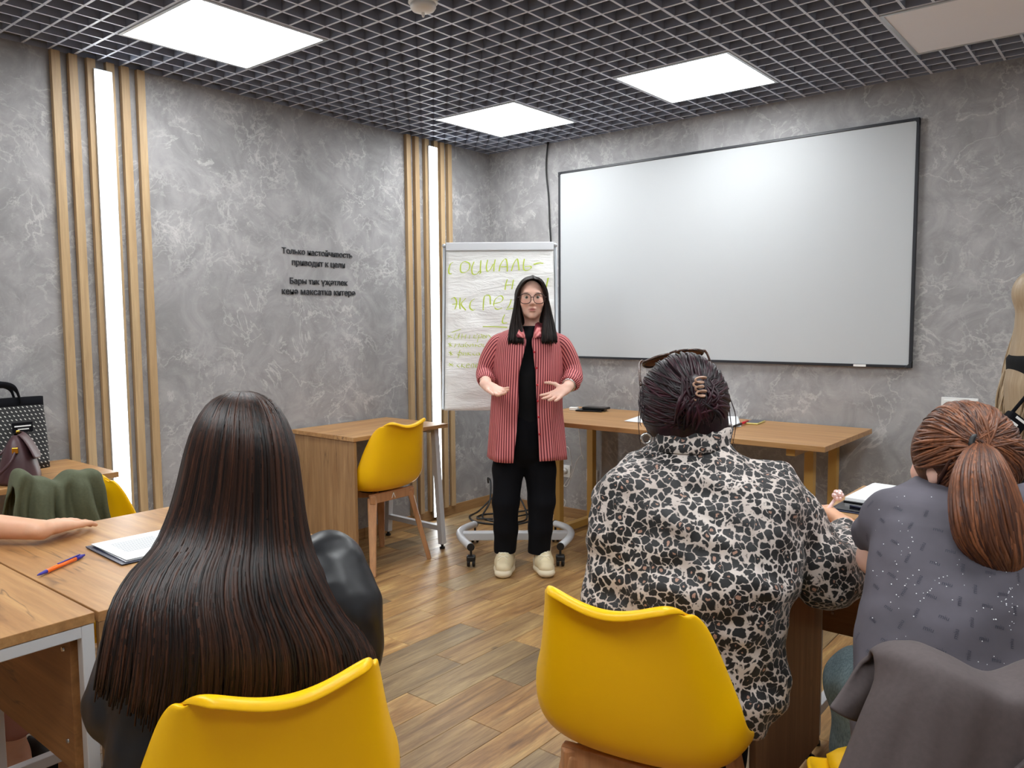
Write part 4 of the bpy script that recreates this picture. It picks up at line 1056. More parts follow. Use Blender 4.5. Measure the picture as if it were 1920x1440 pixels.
def bbox_(mb, x0, x1, d0, d1, v0, v1):
    P = [bp(x, d, v) for v in (v0, v1) for d in (d0, d1) for x in (x0, x1)]
    return mb.add(P, [(0, 1, 3, 2), (4, 6, 7, 5), (0, 4, 5, 1), (2, 3, 7, 6), (0, 2, 6, 4), (1, 5, 7, 3)])
bbox_(MB(), -hw+.01, hw-.01, -.014, -.002, .01, Hb-.01).build('board', M['whiteboard'], flip, fixn=True)
mb = MB(); bbox_(mb, -hw, -hw+.016, -.02, .004, 0, Hb); bbox_(mb, hw-.016, hw, -.02, .004, 0, Hb); bbox_(mb, -hw, hw, -.02, .003, 0, .014)
mb.build('frame', M['alu'], flip, bevel=.003, fixn=True)
bbox_(MB(), -hw+.018, hw-.018, .004, .020, Hb-.045, Hb+.004).build('clamp_bar', M['white_metal'], flip, bevel=.004, fixn=True)
for s in (-1, 1): MB().ball(bp(s*(hw-.008), .006, Hb-.012), .012, 8).build('corner_knob', M['alu'], flip, smooth=True)
# paper pad, slightly wavy
P = []; pw = hw-.020; v0, v1 = -.004, Hb-.040
for i in range(49):
    t = i/48; row = []
    for j in range(33):
        u = -1+2*j/32; a = (1-t)
        w = .0045*math.sin(t*11+u*1.5)+.003*math.sin(t*23+u*4+1)+.002*math.sin(t*41-u*6)+.003*math.sin(u*7+t*5)
        row.append(bp(u*pw, .007+abs(w)*min(1, (1-t)*6)+.004*(1-t), v0+(v1-v0)*t-(.004 if (u < -.1 and i == 0) else 0)))
    P.append(row)
pap = MB().grid(P).build('paper_pad', M['paper'], flip, smooth=True, solid=.003)
# marker writing as strokes, board millimetres from the paper's top left
def wr(px, py):
    """across/up coordinates on the board of a surveyed point"""
    D = 4.52+(py-458)/310*(-.16); q = fl(px, py, D)
    return q[0]-xc, (q[2]-zb)/math.cos(tilt)
def stroke(mb, pts, w=.007):
    pts = [wr(*p) for p in pts]; sp = spline([(a, b) for a, b in pts], max(6, 5*len(pts))) if len(pts) > 2 else np.array(pts)
    P = []
    for i, (x, v) in enumerate(sp):
        t = sp[min(i+1, len(sp)-1)]-sp[max(i-1, 0)]; t = t/(np.linalg.norm(t)+1e-9); n_ = np.array((.85, .52)); ww = w*(.30+.70*abs(t[0]*n_[1]-t[1]*n_[0]))
        nn = np.array((-t[1], t[0]))*ww/2; P.append([bp(x+nn[0], .0175, v+nn[1]), bp(x-nn[0], .0175, v-nn[1])])
    mb.grid(P)
cx_ = lambda a, b: (800+a/4.234, 440+b/4.234)
S1 = [  # heading, first line
 [(212, 228), (192, 240), (178, 280), (180, 315), (200, 318)], [(290, 225), (272, 250), (272, 300), (300, 308), (335, 285), (342, 240), (310, 222), (290, 225)],
 [(378, 222), (360, 270), (366, 318), (400, 318), (420, 295)], [(432, 212), (428, 260), (428, 305), (436, 300)], [(420, 322), (432, 306)],
 [(485, 208), (475, 260), (482, 298), (505, 285), (530, 240)], [(545, 205), (536, 250), (534, 300)],
 [(575, 298), (585, 250), (612, 208), (632, 205), (640, 250), (640, 300)], [(590, 262), (640, 262)], [(672, 296), (690, 240), (718, 200), (728, 240), (734, 292)],
 [(775, 200), (768, 250), (772, 286), (800, 290), (828, 274), (822, 258), (780, 262)], [(845, 242), (885, 232), (925, 236)], [(850, 246), (900, 230)],
 # second line
 [(640, 362), (628, 405), (622, 445)], [(628, 408), (670, 404)], [(690, 365), (682, 405), (676, 440)], [(955, 362), (965, 352), (955, 390), (948, 430)],
 # third line
 [(195, 520), (222, 506), (240, 545), (225, 600), (208, 606)], [(205, 560), (238, 556)], [(268, 508), (264, 560), (268, 606)], [(312, 512), (276, 558), (312, 606)],
 [(382, 515), (352, 540), (344, 585), (366, 606), (388, 598)], [(450, 606), (452, 550), (462, 495), (500, 492), (506, 540), (508, 592)],
 [(530, 555), (590, 540), (606, 510), (585, 492), (545, 520), (532, 575), (560, 598), (600, 588)], [(640, 592), (660, 560), (672, 520)], [(630, 600), (690, 592)],
 [(620, 640), (606, 672), (604, 706), (640, 706)],
 # rule
 [(200, 782), (290, 752), (400, 738), (520, 736), (640, 742)]]
S2 = [
 [(165, 830), (195, 800)], [(168, 806), (205, 824)], [(232, 790), (218, 830), (245, 826), (262, 790)], [(262, 790), (254, 832)], [(285, 792), (276, 834)], [(280, 814), (310, 810)], [(316, 790), (306, 834)],
 [(325, 792), (372, 788)], [(348, 790), (338, 832)], [(378, 814), (405, 800), (386, 794), (374, 822), (398, 826)], [(416, 800), (402, 860)], [(414, 806), (438, 796), (434, 822), (412, 824)], [(452, 800), (446, 826), (470, 822), (460, 806), (452, 812)], [(480, 800), (474, 826)], [(492, 800), (512, 824)],
 [(170, 895), (205, 868)], [(172, 868), (204, 892)], [(188, 862), (188, 898)], [(232, 870), (222, 900)], [(228, 886), (262, 872), (252, 898)], [(280, 876), (268, 892), (292, 892), (290, 874), (296, 896)], [(318, 860), (306, 880), (318, 896), (334, 884), (318, 876)], [(350, 874), (342, 896), (366, 872), (370, 894)], [(390, 874), (386, 896)], [(388, 886), (410, 884)], [(420, 876), (410, 892), (432, 892), (440, 876), (420, 874)], [(456, 872), (448, 894), (470, 890)],
 [(176, 960), (210, 935)], [(178, 936), (210, 960)], [(192, 930), (194, 966)], [(266, 920), (250, 985)], [(240, 950), (256, 938), (282, 946), (268, 962), (244, 956)], [(296, 938), (290, 962), (312, 942), (312, 964)], [(330, 938), (326, 964)], [(352, 938), (330, 950), (354, 962)], [(382, 940), (366, 952), (384, 962)], [(404, 942), (394, 958), (418, 958), (414, 940), (424, 962)],
 [(180, 1052), (208, 1022)], [(180, 1024), (212, 1050)], [(170, 1038), (216, 1036)], [(262, 1030), (242, 1042), (262, 1060)], [(282, 1028), (276, 1060)], [(304, 1028), (280, 1044), (306, 1060)], [(318, 1046), (342, 1036), (324, 1030), (316, 1056), (340, 1058)], [(352, 1060), (360, 1032), (376, 1034), (372, 1060)], [(390, 1046), (414, 1036), (396, 1030), (388, 1056), (412, 1058)]]
for st in S1:
    ink = MB(); stroke(ink, [cx_(*p) for p in st], .0072); ink.build('marker_stroke', M['marker'], pap)
ink = MB()
for st in S2: stroke(ink, [cx_(*p) for p in st], .0036)
tag(ink.build('small_writing', M['marker'], pap), kind='stuff')
# columns, beam and curved castor feet
for s in (-1, 1): MB().tube([(xc+s*.055+.02, .085, .10), (xc+s*.055+.02, .105, .6), (xc+s*.055+.02, yt+.05, 1.2)], .014, 12).build('column', M['alu'], flip, smooth=True)
MB().box(-.30, .30, -.03, .03, .085, .128).build('beam', M['white_metal'], flip, bevel=.004)
for s in (-1, 1):
    arc = [(s*(.315-.075*(abs(t)**1.8)), .235*t, .122-.012*abs(t)**2) for t in np.linspace(-1, 1, 25)]
    a = MB().tube(arc, .020, 14).build('foot_tube', M['white_metal'], flip, smooth=True)
    for t in (0, -1):
        x, y_, z_ = arc[t]; c = empty('castor', (0, 0, 0)); bpy.data.objects.remove(c)
        yy_ = y_*1.0; MB().tube([(x, y_, z_), (x, y_+(.012 if y_ > 0 else -.012), z_)], .0205, 14).build('end_cap', M['black_plastic'], flip)
        k = MB().box(x-.006, x+.006, yy_-.006+.01, yy_+.006+.01, .055, z_-.012).build('castor', M['black_plastic'], flip, bevel=.002)
        MB().box(x-.024, x+.024, yy_-.016, yy_+.028, .030, .062).build('hood', M['black_plastic'], k, bevel=.008)
        for q in (-1, 1):
            MB().lathe([(.018, q*.014-.008), (.0225, q*.014-.005), (.0225, q*.014+.005), (.018, q*.014+.008)], (x, yy_+.006, .0228), 20, axis=0).build('wheel', M['black_plastic'], k, smooth=True)
# ------------------------------------------------------------------ seated people: shared builders
def figure(i, J, hc, fwd, mat, h=.0055, s=1.0, hands=(), zmin=0.0):
    """one continuous body; J holds joints as world points"""
    fwd = np.array(fwd, float); fwd /= np.linalg.norm(fwd); back = -fwd; left = np.cross(fwd, EZ)
    P = np.array(list(J.values())+[hc]); lo = P.min(0)-.17; hi = P.max(0)+.17; lo[2] = max(lo[2], 0)
    F = Field(lo, hi, h); head(F, hc, -left if False else left, back, EZ, s)
    neck = np.array(hc)-EZ*.15+back*.03; ch = J['chest']; pe = J['pelvis']
    F.cap(neck, ch, .046, .05, .03); F.cap((J['shL']+J['shR'])/2-EZ*.04, pe+fwd*.03, .07, .085, .03, flat=fwd, q=.75)
    F.cap(J['shL'], J['shR'], .036, .036, .03)
    for a in 'LR':
        F.chain([J['sh'+a], J['el'+a], J['wr'+a]], [.043, .037, .027], .015)
        F.chain([pe+(J['kn'+a]-pe)*.12, J['kn'+a], J['an'+a]], [.078, .052, .036], .03)
        F.cap(J['an'+a], J['an'+a]+fwd*.13-EZ*(J['an'+a][2]-.035), .034, .026, .02)
    for hd in hands: hand(F, *hd[0], **hd[1])
    return F
def seat_joints(i, dx=0.0, knee=.36, foot=.36, spread=.10):
    return dict(pelvis=local(i, (dx, -.055, .578)), knL=local(i, (dx-spread, knee, .535)), knR=local(i, (dx+spread, knee, .535)), anL=local(i, (dx-spread, foot, .09)), anR=local(i, (dx+spread, foot, .09)))
def fwd_of(i): rz = spots[i][2]; return np.array((-math.sin(rz), math.cos(rz), 0))
def trousers(pt, inv, J, mat, fwd, name='trousers', r=1.0, h=.008, low=.11):
    P = np.array([J[k] for k in ('pelvis', 'knL', 'knR', 'anL', 'anR')]); F = Field(P.min(0)-.2, P.max(0)+.2, h)
    F.cap(J['pelvis']-np.cross(fwd, EZ)*.07, J['pelvis']+np.cross(fwd, EZ)*.07, .115*r, .115*r, .03)
    for a in 'LR': F.chain([J['pelvis']+(J['kn'+a]-J['pelvis'])*.2, J['kn'+a], J['an'+a]+EZ*(low-.09)], [.095*r, .072*r, .056*r], .03)
    V, Q = F.polys(1); V += vnormals(V, Q)*(wav(V, 17, 45)*.004)[:, None]; return to_obj(name, V, Q, mat, pt, inv)
def shoe(pt, inv, c, fw, mat, sole, s=1.0):
    c = np.array(c, float); fw = np.array(fw, float); fw[2] = 0; fw /= np.linalg.norm(fw); sd = np.cross(fw, EZ); G = lambda x, y, z: c+s*(fw*x+sd*y)+EZ*z*s
    F = Field(c-np.array([.2, .2, .02]), c+np.array([.2, .2, .16]), .0045)
    F.cap(G(-.10, 0, .05), G(.03, 0, .05), .041, .045, .02); F.cap(G(.03, 0, .046), G(.105, 0, .040), .046, .038, .02, flat=EZ, q=.85); F.cap(G(-.085, 0, .06), G(-.055, 0, .10), .040, .042, .02); F.cap(G(-.03, 0, .09), G(.04, 0, .07), .036, .034, .02)
    F.plane_cut(G(0, 0, .026), (0, 0, -1)); V, Q = F.polys(1); sh = to_obj('shoe', V, Q, mat, pt, inv)
    F = Field(c-np.array([.2, .2, .02]), c+np.array([.2, .2, .1]), .0045); F.cap(G(-.105, 0, .02), G(.02, 0, .018), .046, .051, .01, flat=EZ, q=.6); F.cap(G(.02, 0, .018), G(.112, 0, .022), .051, .044, .01, flat=EZ, q=.55); F.plane_cut(G(0, 0, .001), (0, 0, -1))
    V, Q = F.polys(1); V[:, 2] = np.maximum(V[:, 2], .0005); to_obj('sole', V, Q, sole, sh); return sh, G
def on_ell(c, rad, R, d):
    d = np.array(d, float); d /= np.linalg.norm(d); return np.array(c)+(d*np.array(rad)) @ R
def arc_strand(c, rad, R, d0, d1, n=14, lift=.0, bend=None):
    """a lock over an ellipsoid from direction d0 to d1 (local axes), optionally bulging"""
    d0 = np.array(d0, float)/np.linalg.norm(d0); d1 = np.array(d1, float)/np.linalg.norm(d1); out = []
    for t in np.linspace(0, 1, n):
        d = d0*(1-t)+d1*t
        if bend is not None: d = d+np.array(bend)*math.sin(math.pi*t)
        p = on_ell(c, rad, R, d); q = (d/np.linalg.norm(d)) @ R; out.append(p+q*lift*math.sin(math.pi*t))
    return np.array(out)
def hair_rows(rows, n):
    """rows of (pxL, pxR, py, D, depth, tilt) -> spline-sampled ring data"""
    return spline(rows, n)
def ring_pt(row, th, k=1.0):
    xl, xr, py, D, b, tl = row
    return W((xl+xr)/2+(xr-xl)/2*k*math.cos(th), py, D+b*k*math.sin(th)+tl*math.cos(th))

def rest_on(V, x0=2.915, x1=3.63, y0=-2.412, y1=-1.37, z=.7308):
    """soft things lying on the right-hand desks flatten against the top"""
    m = (V[:, 0] > x0) & (V[:, 0] < x1) & (V[:, 1] > y0) & (V[:, 1] < y1) & (V[:, 2] < z) & (V[:, 2] > .655)
    V[m, 2] = z+.0015*(V[m, 2]-.655)/(z-.655); return V
# ------------------------------------------------------------------ woman with long hair in a black leather jacket
f2 = fwd_of(2); b2 = spots[2]
p2 = empty('person', (b2[0], b2[1], 0), 0, 'seated person with very long straight brown hair and black leather jacket', 'person'); I2 = Matrix.Translation((-b2[0], -b2[1], 0))
J = seat_joints(2, 0, .30, .225, .09)
J.update(shL=W(295, 1135, 1.42), shR=W(612, 1085, 1.50), elL=W(236, 1312, 1.355), elR=W(650, 1215, 1.48), chest=W(450, 1120, 1.46))
J.update(wrL=local(2, (-.09, .21, .665)), wrR=local(2, (.10, .20, .67)))
hc2 = W(455, 868, 1.47)
sd2 = np.cross(f2, EZ)
F = figure(2, J, hc2, f2, M['skin'], .0055, .98, [((J['wrL'], f2*.8+sd2*.5-EZ*.1, -EZ, sd2), dict(s=.88, curl=(12, 20, 16))), ((J['wrR'], f2*.8-sd2*.5-EZ*.1, -EZ, -sd2), dict(s=.88, curl=(20, 25, 20)))])
V, Q = F.polys(1); to_obj('body', V, Q, M['skin'], p2, I2, head_masks(V, hc2, sd2, -f2, EZ))
trousers(p2, I2, J, M['black_cloth'], f2)
for a in 'LR': shoe(p2, I2, J['an'+a]*[1, 1, 0]+f2*.05, f2, M['shoe_black'], M['shoe_black'])
# jacket
F = Field(np.array([2.0, -4.0, .42]), np.array([2.9, -3.1, 1.06]), .0065)
F.loft([(W(452, 1010, 1.44), .075, .065), (W(452, 1040, 1.43), .15, .085), (W(450, 1085, 1.41), .195, .12), (W(445, 1180, 1.385), .20, .13), (W(440, 1300, 1.37), .195, .13), (W(435, 1420, 1.37), .20, .14), (W(435, 1500, 1.37), .20, .14)], sd2, -f2, .03)
F.chain([J['shL'], (J['shL']+J['elL'])/2-EZ*.0, J['elL'], J['elL']*.55+J['wrL']*.45, J['wrL']*.9+J['elL']*.1], [.062, .062, .062, .055, .046], .03)
F.chain([W(612, 1072, 1.48), W(636, 1145, 1.465), W(648, 1215, 1.465), J['elR']*.5+J['wrR']*.5, J['wrR']*.9+J['elR']*.1], [.074, .070, .064, .056, .046], .03)
V, Q = F.polys(1); V += vnormals(V, Q)*(wav(V, 21, 30)*.006+wav(V, 22, 75)*.0022)[:, None]; V[:, 2] = np.maximum(V[:, 2], .470)
to_obj('leather_jacket', V, Q, M['leather'], p2, I2)
# hair
rows2 = [(448, 462, 733, 1.45, .012, 0), (418, 490, 741, 1.445, .045, 0), (390, 517, 760, 1.44, .075, 0), (366, 540, 800, 1.43, .098, 0), (350, 554, 850, 1.425, .105, 0), (336, 562, 910, 1.425, .104, 0), (318, 570, 970, 1.42, .10, 0), (290, 583, 1030, 1.40, .098, .02), (245, 606, 1080, 1.37, .100, .045), (212, 640, 1140, 1.345, .100, .075), (196, 690, 1210, 1.335, .100, .09), (184, 706, 1280, 1.33, .098, .085), (176, 700, 1340, 1.33, .094, .085), (174, 694, 1400, 1.33, .09, .085), (172, 690, 1450, 1.33, .088, .085)]
RR = hair_rows(rows2, 60)
RV = hair_rows(rows2[:11]+[(184, 706, 1270, 1.335, .085, .085), (205, 660, 1310, 1.335, .06, .07), (260, 600, 1340, 1.335, .035, .05), (330, 560, 1352, 1.34, .01, .03)], 60)
hv = MB().grid([[ring_pt(r, th, .965) for th in np.linspace(0, 2*math.pi, 49)[:-1]] for r in RV], close_v=True)
hair2 = hv.build('hair', M['hair_long'], p2, smooth=True); hair2.matrix_parent_inverse = I2
a = hair2.data.attributes.new('tint', 'FLOAT', 'POINT'); a.data.foreach_set('value', np.full(len(hair2.data.vertices), .25, np.float32))
rg = np.random.default_rng(8); L, R_, T = [], [], []
for i in range(760):
    th = math.pi*(1.0+rg.random()) if i < 700 else rg.random()*math.pi
    epy = 1296+90*min(1.0, (math.cos(th)+1)/.62)+10*rg.normal()-18*rg.random(); end = float(np.interp(epy, RR[:, 2], np.arange(60))); st = 1+int(5*rg.random()**2); dth = .10*rg.normal(); k = .985+.035*rg.random(); ph = rg.random()*6
    idx = np.linspace(st, min(end, 59), 26); pts = []
    for t in idx:
        j = int(t); fr = t-j; r = RR[j]*(1-fr)+RR[min(j+1, 59)]*fr; w = t/59
        pts.append(ring_pt(r, th+dth*w*w+.012*math.sin(w*7+ph), k+.006*math.sin(w*5+ph)))
    L.append(np.array(pts)); R_.append(.0028+.0026*rg.random()); T.append(rg.random()**1.4)
strands('hair_locks', L, R_, M['hair_long'], hair2, None, T)

# ------------------------------------------------------------------ woman in leopard print
f1 = fwd_of(1); b1 = spots[1]; sd1 = np.cross(f1, EZ)
p1 = empty('person', (b1[0], b1[1], 0), 0, 'seated person in leopard print blouse with pinned-up plum hair', 'person'); I1 = Matrix.Translation((-b1[0], -b1[1], 0))
J = seat_joints(1, -.03, .31, .31, .10)
J.update(shL=W(1175, 950, 1.78), shR=W(1445, 950, 1.83), chest=W(1300, 960, 1.82), elL=W(1130, 1130, 1.74), wrL=local(1, (-.12, .20, .67)), elR=W(1548, 1085, 1.79), wrR=onz(1586, 988, .785))
hc1 = W(1280, 778, 1.86)
hdir = onz(1560, 958, .80)-J['wrR']; hdir /= np.linalg.norm(hdir)
F = figure(1, J, hc1, f1, M['skin_red'], .0055, 1.0, [((J['wrR'], hdir, -EZ*.5-EX*.5, -EX+EZ*.3), dict(s=.95, curl=(35, 45, 35), thumb=(.8, .5, .3))), ((J['wrL'], f1, -EZ, sd1), dict(s=.95, curl=(15, 20, 15)))])
V, Q = F.polys(1); V = rest_on(V); to_obj('body', V, Q, M['skin2'], p1, I1, head_masks(V, hc1, sd1, -f1, EZ))
trousers(p1, I1, J, M['black_cloth'], f1, r=1.1)
for a in 'LR': shoe(p1, I1, J['an'+a]*[1, 1, 0]+f1*.05, f1, M['shoe_black'], M['shoe_black'])
F = Field(np.array([2.48, -3.16, .40]), np.array([3.32, -2.02, 1.10]), .0062)
rows1 = [(1300, 806, 1.83, 66, .060), (1298, 826, 1.825, 71, .064), (1297, 846, 1.815, 84, .074), (1297, 868, 1.80, 128, .090), (1300, 895, 1.79, 172, .108), (1303, 935, 1.775, 190, .125), (1310, 1000, 1.755, 188, .142), (1308, 1070, 1.735, 190, .152), (1286, 1140, 1.735, 184, .150), (1277, 1210, 1.735, 174, .142), (1280, 1290, 1.745, 162, .138), (1290, 1370, 1.755, 148, .135)]
F.loft([(W(cx, py, D), hwp*D/FPX, b) for cx, py, D, hwp, b in rows1], EX*.985-EY*.17, EY*.985+EX*.17, .02)
F.chain([W(1178, 925, 1.75), W(1158, 1000, 1.745), W(1150, 1130, 1.73), J['wrL']], [.062, .060, .060, .05], .03)
F.chain([W(1440, 918, 1.79), W(1480, 980, 1.785), W(1534, 1062, 1.77), W(1552, 1092, 1.77), W(1585, 1070, 1.82), W(1588, 1035, 1.88), J['wrR']*.7+W(1588, 1035, 1.88)*.3], [.072, .071, .070, .064, .058, .050, .040], .03)
F.cap(W(1405, 1215, 1.68), W(1446, 1268, 1.67), .05, .040, .03); F.cap(W(1440, 1290, 1.66), W(1395, 1350, 1.64), .045, .05, .03)
V, Q = F.polys(1); N = vnormals(V, Q)
wr_ = wav(V*[1, 1, 1.5], 41, 26)*.009+wav(V*[1, 1, 1.8], 42, 52)*.006+wav(V, 44, 110)*.0022
V += N*wr_[:, None]; V = rest_on(V); V[:, 2] = np.maximum(V[:, 2], .470+.001*np.sin(V[:, 0]*40))
to_obj('blouse', V, Q, M['leopard'], p1, I1, vec=dict(rest=V+N*0.0))
# collar frill: a standing band
mb = MB(); P = []
for k, (py, rr, dd) in enumerate(((842, 70, 1.815), (828, 70, 1.822), (812, 73, 1.828), (800, 76, 1.83))):
    P.append([W(1297, py, dd)+EX*(rr*dd/FPX)*math.cos(t)*(1+.035*math.sin(9*t)*k/3)+EY*.072*math.sin(t)*(1+.04*math.sin(11*t+1)*k/3)+EZ*.004*math.sin(7*t)*k/3 for t in np.linspace(0, 2*math.pi, 65)[:-1]])
mb.grid(P, close_v=True); cf = mb.build('collar', M['leopard'], p1, smooth=True, solid=.004); cf.matrix_parent_inverse = I1
ra = cf.data.attributes.new('rest', 'FLOAT_VECTOR', 'POINT'); co = np.zeros(len(cf.data.vertices)*3, np.float32); cf.data.vertices.foreach_get('co', co); ra.data.foreach_set('vector', co)
# hair: head cap, bun and swept locks
R1 = np.array([EX, EY, EZ]); hcc = W(1280, 752, 1.86); hr = (.100, .112, .112)
F = Field(hcc-.2, hcc+.2, .005)
F.ell(hcc, np.array(hr)*.985, R1, .01); F.ell(W(1292, 800, 1.83), (.088, .075, .060), R1, .03)
F.ell(W(1302, 752, 1.765), (.046, .035, .060), R1, .02)
V, Q = F.polys(1); hair1 = to_obj('hair', V, Q, M['hair_plum'], p1, I1, dict(tint=np.full(len(V), .25)))
rg = np.random.default_rng(5); L, R_, T = [], [], []
end = np.array((.26, -.95, .05))
for i in range(420):
    a = rg.random()*2*math.pi; el = -.75+.5*rg.random() if rg.random() < .4 else .0
    d0 = np.array((math.cos(a), math.sin(a)*.55-.1, math.sin(a*1.0)*1.0)); d0 = np.array((math.cos(a), -.25+.55*rg.random(), math.sin(a)))
    d1 = end+np.array((.10*rg.normal(), 0, .16*rg.normal()))
    bend = np.array((-.10*math.sin(a), -.35, .12*math.cos(a)))
    L.append(arc_strand(hcc, hr, R1, d0, d1, 14, .004+.005*rg.random(), bend)); R_.append(.0024+.002*rg.random()); T.append(rg.random()**1.2)
for i in range(70):      # twist of the bun
    a = rg.random(); c0 = W(1302+14*rg.normal(), 722+8*rg.normal(), 1.745); c1 = W(1296+22*rg.normal(), 790+12*rg.normal(), 1.745)
    L.append(spline([c0, (c0*.6+c1*.4)-EY*.018+EX*.012*rg.normal(), (c0*.3+c1*.7)-EY*.014+EX*.012*rg.normal(), c1+EY*.01], 12)); R_.append(.003+.002*rg.random()); T.append(rg.random())
for i in range(40):     # loose ends out of the clip
    c0 = W(1305, 742, 1.735); c1 = W(1318+10*rg.normal(), 785+8*rg.normal(), 1.74); L.append(spline([c0, (c0+c1)/2-EY*.012+EX*.006*rg.normal(), c1], 10)); R_.append(.0016); T.append(.8+.2*rg.random())
for x0, x1, x2, y2 in ((1352, 1364, 1378, 838), (1354, 1370, 1374, 815), (1350, 1356, 1362, 800), (1199, 1197, 1201, 835), (1203, 1200, 1203, 800), (1204, 1206, 1204, 780), (1354, 1380, 1370, 852)):
    L.append(spline([W(x0, 715, 1.84), W((x0+x1)/2+3, 750, 1.82), W(x1, 790, 1.81), W(x2, y2, 1.80)], 14)); R_.append(.0012); T.append(.3)
strands('hair_locks', L, R_, M['hair_plum'], hair1, None, T)
# claw clip of looping wire
cl = []
for t in np.linspace(0, 1, 90):
    cl.append(W(1312+9*math.sin(t*31)+3*math.cos(t*9), 706+42*t+3*math.cos(t*31), 1.722+.004*math.cos(t*20)))
o = MB().tube(cl, .0024, 6).build('hair_clip', M['clip'], p1, smooth=True); o.matrix_parent_inverse = I1
# earrings
for px, py, D in ((1212, 822, 1.80), (1352, 797, 1.84)):
    o = MB().tube([W(px, py, D)+.011*(math.cos(t)*EX+math.sin(t)*EZ) for t in np.linspace(0, 2*math.pi, 25)[:-1]], .0032, 6, closed=True).build('earring', M['silver'], p1, smooth=True); o.matrix_parent_inverse = I1
# sunglasses pushed up on the head: a thing of its own
sg = empty('sunglasses', tuple(W(1265, 668, 1.92)), 0, 'tortoiseshell sunglasses pushed up on the plum-haired head', 'sunglasses'); IS = Matrix.Translation(-Vector(W(1265, 668, 1.92)))
def sgp(px, py, D): return W(px, py, D)
fr = MB()
for (xa, ya, xb, yb) in ((1206, 678, 1256, 661), (1268, 657, 1318, 655)):
    A = np.array((xa, ya, 1.925)); B = np.array((xb, yb, 1.93)); pts = []
    for i in range(28):
        t = 2*math.pi*i/28; u = .5+.5*math.cos(t)*(1-.0); v = math.sin(t)
        pts.append(W(xa+(xb-xa)*u, ya+(yb-ya)*u+(12 if v > 0 else 4)*v+4, 1.925+.022*v))
    fr.tube(pts, .0036, 6, closed=True)
    ln = MB(); ln.add(pts+[W((xa+xb)/2, (ya+yb)/2+5, 1.925)], [(i, (i+1) % 28, 28) for i in range(28)]); o = ln.build('lens', M['tinted'], sg, solid=.002, fixn=True); o.matrix_parent_inverse = IS
fr.tube([W(1256, 662, 1.925), W(1262, 660, 1.92), W(1268, 658, 1.925)], .003, 6)
fr.tube(spline([W(1204, 676, 1.93), W(1199, 684, 1.91), W(1199, 700, 1.86), W(1201, 722, 1.80)], 12), .003, 6); fr.tube(spline([W(1320, 656, 1.93), W(1326, 664, 1.91), W(1334, 684, 1.86), W(1346, 712, 1.80)], 12), .003, 6)
o = fr.build('sunglasses_frame', M['tortoise'], sg, smooth=True); o.matrix_parent_inverse = IS

# ------------------------------------------------------------------ girl with ponytail
f4 = fwd_of(4); b4 = spots[4]; sd4 = np.cross(f4, EZ)
p4 = empty('person', (b4[0], b4[1], 0), 0, 'seated person with copper ponytail and grey printed tee', 'person'); I4 = Matrix.Translation((-b4[0], -b4[1], 0))
J = seat_joints(4, .05, .31, .28, .10)
J.update(shL=W(1685, 1000, 1.565), shR=W(1940, 1005, 1.53), chest=W(1795, 1010, 1.58), elL=W(1644, 1046, 1.64), wrL=np.array((3.27, -2.12, .768)), elR=W(2010, 1120, 1.55), wrR=np.array((3.42, -2.10, .765)))
hc4 = W(1800, 862, 1.60); hf4 = np.array((-.80, .60, 0)); hs4 = np.cross(hf4, EZ)
F = figure(4, J, hc4, hf4, M['skin'], .0055, 1.0, [((J['wrL'], np.array((-.5, .85, 0)), -EZ, np.array((.85, .5, 0))), dict(s=.92, curl=(12, 18, 14))), ((J['wrR'], np.array((-.6, .8, 0)), -EZ, np.array((-.8, -.6, 0))), dict(s=.92, curl=(20, 25, 20)))])
V, Q = F.polys(1); V = rest_on(V); to_obj('body', V, Q, M['skin'], p4, I4, head_masks(V, hc4, hs4, -hf4, EZ))
trousers(p4, I4, J, M['denim'], f4, 'jeans')
for a in 'LR': shoe(p4, I4, J['an'+a]*[1, 1, 0]+f4*.05, f4, M['shoe_black'], M['shoe_sole'])
F = Field(np.array([2.95, -3.12, .42]), np.array([3.95, -2.2, 1.06]), .0062)
rows4 = [(1780, 898, 1.60, 52, .060), (1782, 912, 1.585, 92, .080), (1788, 928, 1.565, 132, .100), (1798, 960, 1.54, 160, .118), (1805, 1030, 1.50, 178, .125), (1800, 1100, 1.475, 184, .130), (1795, 1180, 1.45, 190, .132), (1790, 1260, 1.42, 190, .135), (1785, 1340, 1.40, 186, .14), (1785, 1420, 1.39, 186, .14)]
F.loft([(W(cx, py, D), hwp*D/FPX, b) for cx, py, D, hwp, b in rows4], EX*.98+EY*.2, EY*.98-EX*.2, .02)
F.chain([W(1695, 974, 1.55), W(1665, 988, 1.58), W(1640, 1000, 1.63)], [.054, .049, .046], .03); F.chain([W(1930, 970, 1.47), W(1975, 1030, 1.50), W(2000, 1080, 1.53)], [.062, .058, .056], .03)
V, Q = F.polys(1); V += vnormals(V, Q)*(wav(V*[1, 1, 1.4], 51, 22)*.006+wav(V, 52, 55)*.0025)[:, None]
tee = to_obj('tee', V, Q, M['grey_tee'], p4, I4)
bv = BVHTree.FromPolygons([tuple(v) for v in V], [tuple(q) for q in Q])
